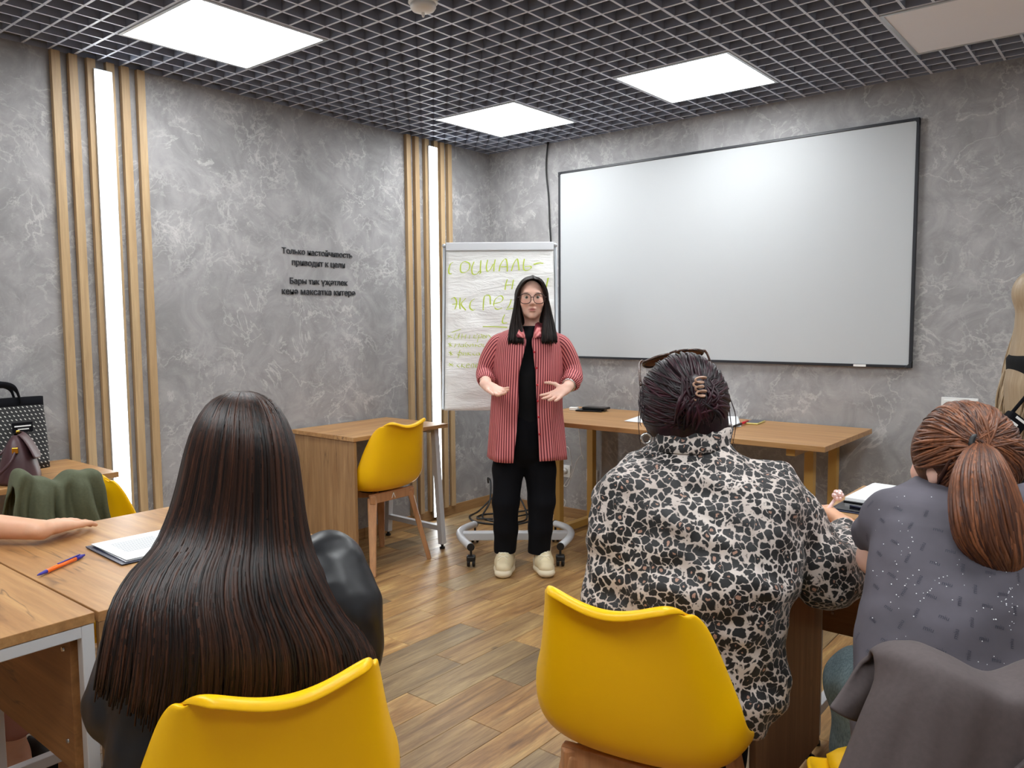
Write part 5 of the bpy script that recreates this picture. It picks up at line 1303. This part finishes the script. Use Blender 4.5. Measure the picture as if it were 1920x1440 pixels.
# small printed words and rhinestones on the back of the tee
wm = text_mesh('miu', .026, 0, 2); wmx = mesh_x(wm); wv_ = [np.array(v.co) for v in wm.vertices]; wf = [tuple(p_.vertices) for p_ in wm.polygons]
pr = MB(); cry = MB(); rg = np.random.default_rng(12)
def cast(px, py):
    d = W(px, py, 1)-CAM; d /= np.linalg.norm(d); hit = bv.ray_cast(Vector(CAM), Vector(d)); return hit if hit[0] is not None else None
for r in range(13):
    for c in range(7):
        px = 1632+c*52+(26 if r % 2 else 0)-r*3; py = 945+r*31+c*9
        hit = cast(px, py)
        if hit is None or px > 1990: continue
        nrm = np.array(hit[1]); ang = math.radians(-12 if (r+c) % 2 else 78); up = EZ-nrm*(EZ @ nrm); up /= np.linalg.norm(up); rt = np.cross(up, nrm)
        a_ = rt*math.cos(ang)+up*math.sin(ang); b_ = -rt*math.sin(ang)+up*math.cos(ang)
        pts = []
        for v in wv_:
            w_ = np.array(hit[0])+a_*(v[0]-(wmx[0]+wmx[1])/2)*.44+b_*(v[1]-.007)*.44
            lo_, nn_, _, _ = bv.find_nearest(Vector(w_)); pts.append(np.array(lo_)+np.array(nn_)*.0007)
        pr.add(pts, wf)
for i in range(120):
    px, py = (1625+300*rg.random(), 930+350*rg.random()) if i < 70 else (1705+26*rg.normal(), 1095+30*rg.normal()) if i < 100 else (1890+8*rg.normal(), 1100+90*rg.random())
    hit = cast(px, py)
    if hit is None: continue
    cry.ball(np.array(hit[0])+np.array(hit[1])*.0006, .0006+.0006*rg.random(), 3)
o = tag(pr.build('printed_words', M['tee_print'], tee), kind='stuff'); o = tag(cry.build('rhinestones', M['crystal'], tee), kind='stuff')
# hair: cap swept to the tie, then the tail
R4 = np.array([hs4, -hf4, EZ]); c4 = W(1806, 852, 1.595); r4 = (.088, .108, .100)
F = Field(c4-.2, c4+.2, .005); F.ell(c4, np.array(r4)*.98, R4, .01); F.ell(c4+hf4*.085-EZ*.055, (.060, .075, .080), R4, .012, sub=True); F.ell(c4-EZ*.055-hf4*.035, (.072, .065, .05), R4, .02)
V, Q = F.polys(1); hair4 = to_obj('hair', V, Q, M['hair_copper'], p4, I4, dict(tint=np.full(len(V), .35)))
tie = W(1838, 832, 1.505); tl_ = R4 @ (tie-c4)/np.array(r4); rg = np.random.default_rng(6); L, R_, T = [], [], []
for i in range(460):
    q = rg.random()*2*math.pi; d0 = np.array((math.cos(q), -.62+.25*rg.normal()*.5+(.3*abs(math.cos(q))), math.sin(q)*1.05+.08)); 
    if d0[2] < -.35: d0[1] += .7
    L.append(arc_strand(c4, r4, R4, d0, tl_+.10*rg.normal(size=3), 16, .003+.006*rg.random(), np.array((.25*math.cos(q), .05, .22*math.sin(q))))); R_.append(.0022+.002*rg.random()); T.append(rg.random())
rows_t = [(1826, 1850, 832, 1.500, .014, 0), (1806, 1872, 850, 1.475, .030, 0), (1790, 1892, 890, 1.445, .042, 0), (1786, 1912, 950, 1.42, .046, 0), (1796, 1922, 1010, 1.405, .044, 0), (1826, 1922, 1050, 1.40, .036, 0), (1860, 1908, 1078, 1.40, .020, 0), (1878, 1890, 1096, 1.40, .006, 0)]
RT = hair_rows(rows_t, 40)
tm = MB().grid([[ring_pt(r, th, .94) for th in np.linspace(0, 2*math.pi, 25)[:-1]] for r in RT], close_v=True)
pt_ = tm.build('ponytail', M['hair_copper'], p4, smooth=True); pt_.matrix_parent_inverse = I4
a = pt_.data.attributes.new('tint', 'FLOAT', 'POINT'); a.data.foreach_set('value', np.full(len(pt_.data.vertices), .3, np.float32))
L2, R2, T2 = [], [], []
for i in range(300):
    th = math.pi*(1+rg.random()) if i < 240 else rg.random()*math.pi; ph = rg.random()*6; k = .95+.12*rg.random(); e_ = 35+4*rg.random(); st = rg.integers(0, 3); pts = []
    for t in np.linspace(st, e_, 20):
        j = int(t); fr_ = t-j; r = RT[j]*(1-fr_)+RT[min(j+1, 39)]*fr_; w = t/39; pts.append(ring_pt(r, th+.25*math.sin(w*5+ph)*w, k+.05*math.sin(w*9+ph)*w))
    L2.append(np.array(pts)); R2.append(.0024+.0022*rg.random()); T2.append(rg.random())
strands('hair_locks', L, R_, M['hair_copper'], hair4, None, T); strands('tail_locks', L2, R2, M['hair_copper'], pt_, None, T2)
o = MB().tube([tie+.017*(math.cos(t)*EX+math.sin(t)*(EZ*.9+EY*.3)) for t in np.linspace(0, 2*math.pi, 21)[:-1]], .007, 8, closed=True).build('hair_tie', M['black_plastic'], p4, smooth=True); o.matrix_parent_inverse = I4
# ------------------------------------------------------------------ jackets over chair backs
def drape(i, name, label, mat, xoff, hw0, hw1, front, back, seed, amp, gap=.012, cat='jacket', flare=.05, arc=.016):
    rg = np.random.default_rng(seed); path = []
    for t in np.linspace(0, 1, 16): path.append((-.205-.0*t, .795-front*(1-t), 1-t, 0))                   # up the inside
    for t in np.linspace(0, 1, 7)[1:-1]: a = math.pi*t; path.append((-.252+.050*math.cos(a), .800+arc*math.sin(a), 0, 0))
    for t in np.linspace(0, 1, 22): path.append((-.302-flare*t, .800-back*t, t, 1))
    ph = rg.random(8)*6.28; P = []
    for (y, z, t, sidef) in path:
        row = []; hw = hw0+(hw1-hw0)*t**.7 if sidef else hw0+(min(hw1, hw0*1.3)-hw0)*t**.7
        for j in range(61):
            u = -1+2*j/60; x = xoff+u*hw
            top = .030*min(1.0, abs(x)/.14)**2-(.75 if sidef else .4)*max(0.0, abs(x)-.15)*(1-.5*t)
            w = amp*t**.4*(math.sin(u*7+ph[0])+.6*math.sin(u*13+ph[1]+t*2)+.4*math.sin(u*23+ph[2])+.9*abs(math.sin(u*8+ph[6]+t*1.5))+.5*abs(math.sin(u*17+ph[7]-t)))
            edge = max(0, abs(u)-.8)/.2
            bowl = (.06*abs(u)**3*(1-t) if not sidef else -.0+.05*abs(u)**3)
            y_ = -.252+(y+.252)*(1-.75*edge**1.5*(1-.7*t)); row.append((x+.010*math.sin(z*30+ph[3])*t, y_+bowl+(w if sidef == 0 else -abs(w)-w*.3), z+top*(1-.6*t)-.020*edge**2*(1-t)+.011*math.sin(u*5+ph[4])+.006*math.sin(u*11+ph[7])-.03*t*math.sin(u*3+ph[5])))
        P.append(row)
    x, y, rz, _ = spots[i]; e = empty(name, (x, y, 0), rz, label, cat)
    MB().grid(P).build('cloth', mat, e, smooth=True, solid=.007, sub=1)
    return e, P
e, P = drape(4, 'hanging_jacket', 'taupe jacket draped over the back of the ponytailed girl\'s chair', M['brown_coat'], .0, .205, .37, .09, .45, 3, .012, flare=.08, arc=.012)
def seam(e, P, pts, r, mat, nm):
    mb = MB(); L = []
    for (i, j) in pts: L.append(np.array(P[i][j])+np.array((0, -.006, .004)))
    mb.tube(spline(L, 40), r, 6).build(nm, mat, e, smooth=True)
seam(e, P, [(20, 58), (21, 44), (23, 30), (28, 18), (36, 8), (42, 3)], .0045, M['brown_coat'], 'piped_seam')
e, P = drape(3, 'hanging_jacket', 'olive green jacket draped over the chair beside the bags', M['olive'], .035, .132, .165, .30, .30, 9, .026, flare=.02)

# ------------------------------------------------------------------ papers, pens, phones
def flat_thing(name, label, cat, quad, z0, t, mat, group=None, bevel=.001, sub=()):
    q = [np.array(p[:2]) for p in quad]; c = sum(q)/4; e = empty(name, (c[0], c[1], z0), 0, label, cat, group)
    def lay(nm, Q, a, b, m, par=e): MB().prism([tuple(p-c) for p in Q], a, b).build(nm, m, par, bevel=min(bevel, (b-a)*.4), fixn=True)
    return e, lay, q, c
def inset(q, s, dx=0, dy=0): c = sum(q)/4; return [c+(p-c)*s+np.array((dx, dy)) for p in q]
# folder with papers on the left desk
A, B, Cq = onz(160, 1024, .733)[:2], onz(238, 1062, .733)[:2], onz(300, 986, .733)[:2]
u1 = (B-A)/np.linalg.norm(B-A); v1 = (Cq-A)-u1*((Cq-A) @ u1); v1 /= np.linalg.norm(v1)
quad = [A, A+u1*.235, A+u1*.235+v1*.32, A+v1*.32]
e, lay, q, c = flat_thing('document_folder', 'dark folder with loose printed sheets beside the long-haired woman', 'folder', quad, .7305, .004, None)
lay('cover', q, 0, .0022, M['grey_folder']); lay('back_cover', inset(q, .97, .012, -.010), .0022, .004, M['folder'])
rg = np.random.default_rng(2)
for k in range(5):
    dz = .0042+k*.0011; Qk = inset(q, .92, .004*rg.normal()+.006, .004*rg.normal()); a = .03*rg.normal(); cc = sum(Qk)/4; Rm = np.array([[math.cos(a), -math.sin(a)], [math.sin(a), math.cos(a)]]); Qk = [cc+Rm @ (p-cc) for p in Qk]
    lay('sheet', Qk, dz, dz+.0009, M['sheet'])
cc = sum(q)/4; top = .0042+5*.0011+.0002
pq = [cc-u1*.055+v1*.02, cc+u1*.02+v1*.02, cc+u1*.02+v1*.12, cc-u1*.055+v1*.12]; lay('printed_table', pq, top-.0003, top, M['print'])
for k in range(9): b0 = cc+u1*(.045+.006*0)-v1*.12+u1*(-.10+.012*k); lay('text_line', [b0, b0+u1*.003, b0+u1*.003+v1*.11, b0+v1*.11], top-.0003, top, M['print'])
# orange and blue pen
a, b = onz(70, 1079, .736), onz(158, 1041, .736); a[2] = b[2] = .7365; d = (b-a)/np.linalg.norm(b-a); Lp = np.linalg.norm(b-a)
e = empty('ballpoint_pen', tuple((a+b)/2), 0, 'orange and blue ballpoint pen lying on the oak desk', 'pen'); o = (a+b)/2; P_ = lambda t: a+d*Lp*t-o
MB().tube([P_(.18), P_(.80)], .0052, 12).build('barrel', M['pen_orange'], e, smooth=True); MB().tube([P_(0), P_(.05), P_(.18)], [.0012, .003, .0052], 12).build('tip', M['pen_blue'], e, smooth=True)
MB().tube([P_(.80), P_(.94), P_(.945), P_(1.0)], [.0054, .005, .0034, .003], 12).build('cap', M['pen_blue'], e, smooth=True); MB().bar(P_(.42)+EZ*.0062, P_(.9)+EZ*.0066, .004, .002).build('clip', M['pen_blue'], e, bevel=.0005)
# notebook and folder on the far desk
n0 = onz(1578, 934, .745); n1 = onz(1690, 947, .745); ux = np.array((1.0, 0)); quad = [np.array((2.945, -1.70)), np.array((3.155, -1.72)), np.array((3.165, -1.43)), np.array((2.955, -1.41))]
e, lay, q, c = flat_thing('notebook', 'thick open notebook with white pages on the navy folder', 'notebook', quad, .7375, .02, None)
lay('cover', q, 0, .003, M['black_plastic']); lay('page_block', inset(q, .965), .003, .014, M['sheet']); lay('top_page', inset(q, .95, .004, .004), .0141, .0152, M['sheet'])
MB().box(3.07-c[0], 3.10-c[0], -1.728-c[1], -1.712-c[1], .002, .012).build('clip', M['silver'], e, bevel=.001)
quad = [np.array((2.935, -1.815)), np.array((3.20, -1.83)), np.array((3.205, -1.44)), np.array((2.94, -1.425))]
e, lay, q, c = flat_thing('document_folder', 'navy folder lying under the notebook on the far desk', 'folder', quad, .7305, .006, None)
lay('cover', q, 0, .003, M['folder']); lay('inner_sheet', inset(q, .94, .002, .002), .003, .0062, M['black_gloss'])
e = empty('ballpoint_pen', (3.045, -1.775, .7405), 0, 'silver pen lying on the navy folder', 'pen'); MB().tube([(-.06, .012, 0), (.05, -.01, 0)], .0038, 10).build('barrel', M['folder'], e, smooth=True); MB().tube([(.0, 0, .0), (.07, -.014, 0)], .0042, 10).build('sleeve', M['silver'], e, smooth=True)
# pom-pom pen held by the woman in leopard print
a = onz(1552, 955, .815); bq = W(1570, 930, np.dot(a-CAM, _f)-.01); d = (bq-a)/np.linalg.norm(bq-a); o = a
e = empty('novelty_pen', tuple(o), 0, 'clear pink pen with a crystal flower top in a hand', 'pen')
MB().tube([d*-.09, d*.035], .0042, 10).build('barrel', M['pen_clear'], e, smooth=True); fl_ = MB()
for k in range(6): t = 2*math.pi*k/6; fl_.ball(d*.046+(EX*math.cos(t)+EZ*math.sin(t))*.009, .0075, 5)
fl_.ball(d*.050, .009, 5); fl_.build('flower_top', M['pen_clear'], e, smooth=False); MB().tube([d*-.115, d*-.09], [.001, .0042], 8).build('tip', M['silver'], e)
# back table: power bank and tablet, sheets, red pen, phone
zt_ = .7555
for nm, lab, x, y, w, dpt, hh, mt, rz in (('tablet', 'black tablet stack on left end of long table', .99, -.20, .17, .115, .010, 'black_gloss', .25), ('power_bank', 'black power bank lying on the tablet', 1.01, -.175, .155, .085, .014, 'black_plastic', .12)):
    e = empty(nm, (x, y, zt_+(.0105 if nm == 'power_bank' else 0)), rz, lab, nm.replace('_', ' ')); MB().box(-w/2, w/2, -dpt/2, dpt/2, 0, hh).build('body', M[mt], e, bevel=.004); MB().box(-w/2+.008, w/2-.008, -dpt/2+.008, dpt/2-.008, hh-.0005, hh+.0004).build('face', M['black_gloss'], e)
e = empty('usb_charger', (.885, -.235, zt_), .3, 'small white charger block on the table behind presenter', 'charger'); MB().box(-.028, .028, -.014, .014, 0, .02).build('block', M['white_plastic'], e, bevel=.003); MB().tube(spline([(.028, 0, .008), (.05, .01, .006), (.075, .012, .004)], 10), .002, 6).build('lead', M['cable_white'], e)
def sheet_at(lab, pts, lift):
    q = [onz(x, y, zt_)[:2] for x, y in pts]; c = sum(q)/4; e = empty('paper_sheet', (c[0], c[1], zt_), 0, lab, 'paper'); P = []
    for i in range(9):
        row = []
        for j in range(9):
            p = (q[0]*(1-j/8)+q[1]*j/8)*(1-i/8)+(q[3]*(1-j/8)+q[2]*j/8)*i/8-c; row.append((p[0], p[1], .0015+lift*(i/8)**2*(j/8)**2))
        P.append(row)
    MB().grid(P).build('sheet', M['sheet'], e, smooth=True, solid=.001)
sheet_at('white paper sheet on long table left of the plum-haired head', [(1170, 790), (1290, 800), (1310, 782), (1205, 778)], .0)
sheet_at('curled white paper sheet on long table beside the red pen', [(1330, 806), (1390, 800), (1382, 778), (1340, 778)], .012)
a, b = onz(1366, 803, zt_+.010), onz(1402, 790, zt_+.010); o = (a+b)/2; e = empty('red_marker', tuple(o), 0, 'red marker pen lying beside the phone on long table', 'pen'); MB().tube([a-o, (b-o)*.3], .006, 10).build('barrel', M['black_plastic'], e, smooth=True); MB().tube([(b-o)*.3, b-o], .007, 10).build('cap', M['red'], e, smooth=True)
q = [onz(x, y, zt_)[:2] for x, y in ((1394, 797), (1414, 799), (1436, 790), (1416, 787))]; c = sum(q)/4; e = empty('smartphone', (c[0], c[1], zt_), math.atan2(q[2][1]-q[1][1], q[2][0]-q[1][0]), 'smartphone in a pale yellow case on long table', 'phone')
MB().box(-.075, .075, -.037, .037, .0, .009).build('case', M['phone_case'], e, bevel=.004); MB().box(-.071, .071, -.033, .033, .0088, .0102).build('screen', M['grey_folder'], e, bevel=.0005)

# ------------------------------------------------------------------ bags on the side desk
zt_ = .7305
e = empty('tote_bag', (.13, -3.16, zt_), 0, 'black tote bag with silver dotted weave leaning on the wall', 'bag')
P = []
for z in np.linspace(0, .285, 10):
    t = z/.285; w = .168+.004*math.sin(t*3); dd = .045*(1-.55*t); lean = -.055*t+.0
    ring = []
    for k in range(40):
        th = 2*math.pi*k/40; cx, sy = math.cos(th), math.sin(th); ring.append((dd*math.copysign(abs(cx)**.5, cx)+lean+.02, w*math.copysign(abs(sy)**.35, sy)-.0+.006*t, z))
    P.append(ring)
body_b = MB().grid(P, close_v=True); n0 = len(body_b.v); body_b.f.append(tuple(reversed(range(40)))); bo = body_b.build('bag_body', M['tote'], e, smooth=True, solid=.003)
P = [[(x*1.03-.0004, y*1.012, z) for x, y, z in [(pp[0]+.0, pp[1], pp[2]) for pp in ring]] for ring in [[(p[0]-.0, p[1], zz) for p in P[8]] for zz in (.238, .262, .288)]]
MB().grid(P, close_v=True).build('top_band', M['black_cloth'], e, smooth=True, solid=.003)
for s, xx in ((1, .0), (-1, -.06)):
    pts = spline([(xx, -.085, .275), (xx+.01, -.075, .32), (xx+.02, -.03, .345), (xx+.01, .03, .345), (xx, .07, .325), (xx, .085, .275)], 24); rows_ = []
    for p in pts: rows_.append([p+np.array((-.003, 0, -.013)), p+np.array((.004, 0, .013))])
    MB().grid(rows_).build('strap', M['black_cloth'], e, smooth=True, solid=.004)
MB().box(.058, .0605, .03, .105, .155, .195).build('name_patch', M['black_cloth'], e)
MB().box(.0600, .0612, .038, .098, .178, .183).build('patch_lettering', M['sheet'], e); MB().box(.0600, .0612, .05, .09, .166, .170).build('patch_lettering', M['sheet'], e)
hbx, hby = .405, -3.185
e = empty('handbag', (hbx, hby, zt_), math.radians(66), 'oxblood leather handbag with gold clasp in front of the tote', 'handbag')
prof = [(.0, .095, .062), (.01, .104, .070), (.05, .102, .064), (.10, .094, .050), (.14, .08, .036), (.165, .064, .022), (.178, .045, .010)]
P = []
for z, w, dd in spline([(a, b, c) for a, b, c in prof], 18):
    P.append([(dd*math.copysign(abs(math.cos(th))**.7, math.cos(th)), w*math.copysign(abs(math.sin(th))**.7, math.sin(th)), z) for th in np.linspace(0, 2*math.pi, 33)[:-1]])
hb = MB().grid(P, close_v=True); hb.f.append(tuple(reversed(range(32)))); hb.build('bag_body', M['purse'], e, smooth=True)
P = []
for t in np.linspace(0, 1, 12):
    z = .180-.085*t**1.3; w = .050+.048*t**.6; xx = .012+.054*t**.8; P.append([(xx+.003-.010*abs(u)**2, u*w, z-.012*(1-abs(u)) *t) for u in np.linspace(-1, 1, 15)])
MB().grid(P).build('flap', M['purse'], e, smooth=True, solid=.004)
MB().box(-.010, .010, -.106, -.084, .118, .140).build('clasp', M['gold'], e, bevel=.002); MB().box(-.006, .006, .02, .045, .175, .188).build('strap_ring', M['gold'], e, bevel=.002)
MB().tube(spline([(0, -.10, .125), (-.015, -.115, .09), (-.05, -.118, .05), (-.09, -.10, .015), (-.13, -.04, .008), (-.12, .05, .04), (-.04, .10, .12)], 30), .0055, 8).build('strap', M['purse'], e, smooth=True)

# ------------------------------------------------------------------ person at the left edge: forearm on the desk, shoe below
spots.append((.90, -4.02, math.radians(-90), 'yellow shell chair at the far side of the near left desk')); c = copy_tree(CH0); x, y, rz, lab = spots[5]; c.location = (x, y, 0); c.rotation_euler = (0, 0, rz); tag(c, lab, 'chair', 'yellow shell chairs')
f5 = fwd_of(5); p5 = empty('person', (x, y, 0), 0, 'seated person in white tee with one forearm resting on the desk', 'person'); I5 = Matrix.Translation((-x, -y, 0)); s5 = np.cross(f5, EZ)
J = seat_joints(5, 0, .30, .34, .10); hw_ = onz(82, 992, .770)
J.update(shL=np.array((.93, -3.84, 1.00)), shR=np.array((.90, -4.20, 1.00)), chest=np.array((.90, -4.02, .98)), elL=np.array((1.10, -3.70, .79)), wrL=hw_, elR=np.array((1.12, -4.24, .79)), wrR=np.array((1.36, -4.14, .77)))
J['anL'] = onz(62, 1418, .09)+np.array((-.05, -.03, 0)); J['knL'] = J['anL']+np.array((-.03, -.06, .40))
tip = onz(178, 975, .745); hd = tip-hw_; hd[2] = -.012
hc5 = np.array((.93, -4.02, 1.20))
F = figure(5, J, hc5, f5, M['skin2'], .0055, .98, [((J['wrR'], np.array((1, .1, -.05)), -EZ, np.array((0, 1, 0))), dict(s=.95, curl=(10, 14, 10)))])
V, Q = F.polys(1)
keep = (V @ np.array((0, 1.0, 0)))[Q].mean(1) < -3.68                      # the resting forearm and hand come from a finer grid
drop = (V[Q].mean(1)[:, 2] > .66) & (V[Q].mean(1)[:, 2] < .86) & ~keep; Q = Q[~drop]
P5 = np.array([J['elL'], hw_, tip]); F = Field(P5.min(0)-[.07, .05, .06], P5.max(0)+[.07, .07, .09], .0024)
F.chain([J['elL'], J['elL']*.5+hw_*.5, hw_-hd/np.linalg.norm(hd)*.01], [.038, .036, .0265], .015)
hand(F, hw_, hd, -EZ+np.array((.1, 0, 0)), np.array((1.0, -.2, 0)), s=1.0, curl=(9, 9, 6), spread=5, thumb=(.85, .35, .1), fr=.94, k=.003)
for o_ in (.031, .011, -.010, -.030):                                         # knuckles
    sd_ = np.cross(hd/np.linalg.norm(hd), -EZ); sd_ = sd_ if sd_[0] > 0 else -sd_; F.ell(hw_+hd/np.linalg.norm(hd)*.084+sd_*o_+EZ*.005, (.009, .009, .008), None, .008)
V2, Q2 = F.polys(1); V2[:, 2] = np.where(V2[:, 0] > 1.262, np.maximum(V2[:, 2], .7315), V2[:, 2])
Q = np.vstack([Q, Q2+len(V)]); V = np.vstack([V, V2])
to_obj('body', V, Q, M['skin2'], p5, I5, head_masks(V, hc5, s5, -f5, EZ))
trousers(p5, I5, J, M['rose_cloth'], f5, low=.19)
sh, G = shoe(p5, I5, (onz(82, 1432, .03)*[1, 1, 0]+[-.05, -.035, 0]), onz(150, 1440, .03)-onz(20, 1428, .03), M['shoe_black'], M['shoe_sole'], 1.0)
lc = MB()
for k in range(5): xx = -.01+k*.018; z = .122-.011*k; lc.tube(spline([G(xx, -.03, z-.012), G(xx+.008, 0, z+.003), G(xx+.014, .03, z-.014)], 8), .003, 5); lc.tube(spline([G(xx, .03, z-.012), G(xx+.008, 0, z+.004), G(xx+.014, -.03, z-.014)], 8), .003, 5)
lc.build('laces', M['white_tee'], sh, smooth=True)
shoe(p5, I5, J['anR']*[1, 1, 0]+f5*.05, f5, M['shoe_black'], M['shoe_sole'])
F = Field(np.array([.6, -4.5, .42]), np.array([1.4, -3.5, 1.12]), .007)
F.loft([((.90, -4.02, 1.06), .06, .06), ((.90, -4.02, 1.03), .14, .08), ((.90, -4.02, .98), .20, .11), ((.90, -4.02, .85), .20, .13), ((.86, -4.02, .60), .19, .14), ((.85, -4.02, .46), .19, .14)], s5, f5, .02)
F.chain([J['shL'], J['shL']*.4+J['elL']*.6], [.066, .062], .03); F.chain([J['shR'], J['shR']*.4+J['elR']*.6], [.066, .062], .03)
V, Q = F.polys(1); V += vnormals(V, Q)*(wav(V, 61, 26)*.006)[:, None]; to_obj('tee', V, Q, M['white_tee'], p5, I5)
F = Field(hc5-.2, hc5+.2, .007); F.ell(hc5+s5*0-f5*.022+EZ*.022, (.082, .100, .090), np.array([s5, -f5, EZ]), .01); F.ell(hc5+f5*.085-EZ*.04, (.058, .085, .09), np.array([s5, -f5, EZ]), .012, sub=True)
V, Q = F.polys(1); to_obj('hair', V, Q, M['hair_dark'], p5, I5, dict(tint=np.full(len(V), .3)))

# ------------------------------------------------------------------ blond person standing at the right edge
D6 = 2.75; b6 = W(1975, 560, D6); base6 = np.array((b6[0], b6[1], 0)); p6 = empty('person', tuple(base6), 0, 'standing person with long wavy blond hair beyond the ponytailed girl', 'person'); I6 = Matrix.Translation(-Vector(base6))
f6 = EX*.97-EY*.22; f6 /= np.linalg.norm(f6); s6 = np.cross(f6, EZ); hc6 = b6.copy(); A6 = lambda f, s, z: base6+f6*f+s6*s+EZ*z
F = Field(base6+[-.45, -.45, 0], base6+[.45, .45, 1.62], .007); head(F, hc6, s6, -f6, EZ, 1.0); zh = hc6[2]
F.loft([(A6(-.03, 0, zh-.17), .06, .06), (A6(-.03, 0, zh-.22), .15, .08), (A6(0, 0, zh-.45), .13, .10), (A6(0, 0, zh-.62), .15, .10), (A6(0, 0, zh-.70), .14, .09)], s6, f6, .02)
for q in (-1, 1):
    F.chain([A6(-.02, q*.165, zh-.24), A6(-.02, q*.20, zh-.50), A6(.06, q*.18, zh-.72)], [.042, .036, .027], .015); hand(F, A6(.06, q*.18, zh-.72), -EZ+f6*.2, -s6*q, f6, .92, (10, 14, 12))
    F.chain([A6(0, q*.08, zh-.66), A6(.01, q*.09, .45), A6(0, q*.09, .08)], [.075, .050, .036], .02); F.cap(A6(0, q*.09, .06), A6(.12, q*.10, .035), .033, .026, .02)
V, Q = F.polys(1); to_obj('body', V, Q, M['skin'], p6, I6, head_masks(V, hc6, s6, -f6, EZ))
F = Field(base6+[-.45, -.45, .3], base6+[.45, .45, 1.4], .008); F.loft([(A6(-.03, 0, zh-.155), .066, .066), (A6(-.03, 0, zh-.21), .165, .095), (A6(0, 0, zh-.45), .150, .118), (A6(0, 0, zh-.70), .165, .12)], s6, f6, .02)
for q in (-1, 1): F.chain([A6(-.02, q*.165, zh-.24), A6(-.02, q*.20, zh-.50), A6(.05, q*.182, zh-.70)], [.056, .050, .040], .02)
V, Q = F.polys(1); to_obj('sweater', V, Q, M['black_knit'], p6, I6)
F = Field(base6+[-.45, -.45, 0], base6+[.45, .45, .95], .008)
F.loft([(A6(0, 0, zh-.66), .155, .112), (A6(0, 0, zh-.80), .16, .11)], s6, f6, .03)
for q in (-1, 1): F.chain([A6(0, q*.08, zh-.74), A6(.01, q*.09, .45), A6(0, q*.09, .11)], [.088, .066, .056], .02)
V, Q = F.polys(1); to_obj('trousers', V, Q, M['denim'], p6, I6)
for q in (-1, 1): shoe(p6, I6, A6(.03, q*.095, 0), f6, M['shoe_black'], M['shoe_sole'])
R6 = np.array([s6, -f6, EZ]); F = Field(hc6-[.28, .28, .62], hc6+[.28, .28, .16], .006)
F.ell(hc6-f6*.026+EZ*.022, (.084, .102, .092), R6, .01); F.ell(hc6+f6*.09-EZ*.035, (.060, .082, .098), R6, .01, sub=True)
F.loft([(hc6-f6*.075-EZ*.52, .10, .04), (hc6-f6*.075-EZ*.30, .125, .055), (hc6-f6*.05-EZ*.12, .10, .06), (hc6-f6*.03+EZ*.02, .082, .08)], s6, f6, .02)
V, Q = F.polys(1); hair6 = to_obj('hair', V, Q, M['hair_blond'], p6, I6, dict(tint=np.full(len(V), .5)))
rg = np.random.default_rng(15); L, R_, T = [], [], []
for i in range(320):
    q = -1 if i % 2 else 1; u = rg.random(); v = rg.random(); ph = rg.random()*6
    pp = [(0+.004*q, -.06+.12*v, .10), (q*.045, -.055+.11*v, .08), (q*.080, -.03+.09*v, .01), (q*(.088+.012*u), 0+.08*v, -.10), (q*(.085+.05*u), .01+.09*v, -.25), (q*(.07+.07*u), .0+.12*v, -.40), (q*(.06+.07*u), 0+.12*v, -.54-.03*rg.random())]
    sp = spline(pp, 26); w = np.linspace(0, 1, 26); sp[:, 0] += .010*np.sin(w*22+ph)*w; sp[:, 1] += .010*np.cos(w*19+ph)*w
    L.append(hc6+sp @ R6); R_.append(.0035+.0025*rg.random()); T.append(rg.random())
strands('hair_locks', L, R_, M['hair_blond'], hair6, None, T)
# patterned strap bag in front of the wall at that person's elbow
e = empty('shoulder_bag', tuple(W(1897, 792, 2.66)), 0, 'black and white patterned bag seen beside the blond hair', 'bag'); o = W(1897, 792, 2.66)
e.location = tuple(o); a_ = EX*.6+EZ*.8; b_ = -EX*.8+EZ*.6; mb = MB(); n_ = -EY
def pat(u0, u1, v0, v1, d0, d1): P8 = [a_*u+b_*v+n_*d for d in (d0, d1) for v in (v0, v1) for u in (u0, u1)]; return P8
FQ = [(0, 1, 3, 2), (4, 6, 7, 5), (0, 4, 5, 1), (2, 3, 7, 6), (0, 2, 6, 4), (1, 5, 7, 3)]
MB().add(pat(-.06, .03, -.04, .03, -.02, .02), FQ).build('bag_body', M['black_cloth'], e, bevel=.008, fixn=True)
for (u0, u1, v0, v1) in ((-.03, -.022, -.02, .02), (-.03, .0, .012, .02), (-.008, .0, -.01, .02), (.014, .022, -.03, .012), (-.06, -.035, -.03, -.022), (-.05, -.042, -.022, .0)): MB().add(pat(u0, u1, v0, v1, .020, .022), FQ).build('key_pattern', M['sheet'], e, fixn=True)

sh_ = A6(-.03, .13, zh-.135)-o
MB().tube(spline([a_*.02+b_*.02, a_*.02+b_*.02+(sh_-a_*.02-b_*.02)*.5+n_*.03, sh_, A6(.08, .10, zh-.28)-o, A6(.10, .02, zh-.5)-o], 24), .006, 8).build('strap', M['black_cloth'], e, smooth=True)
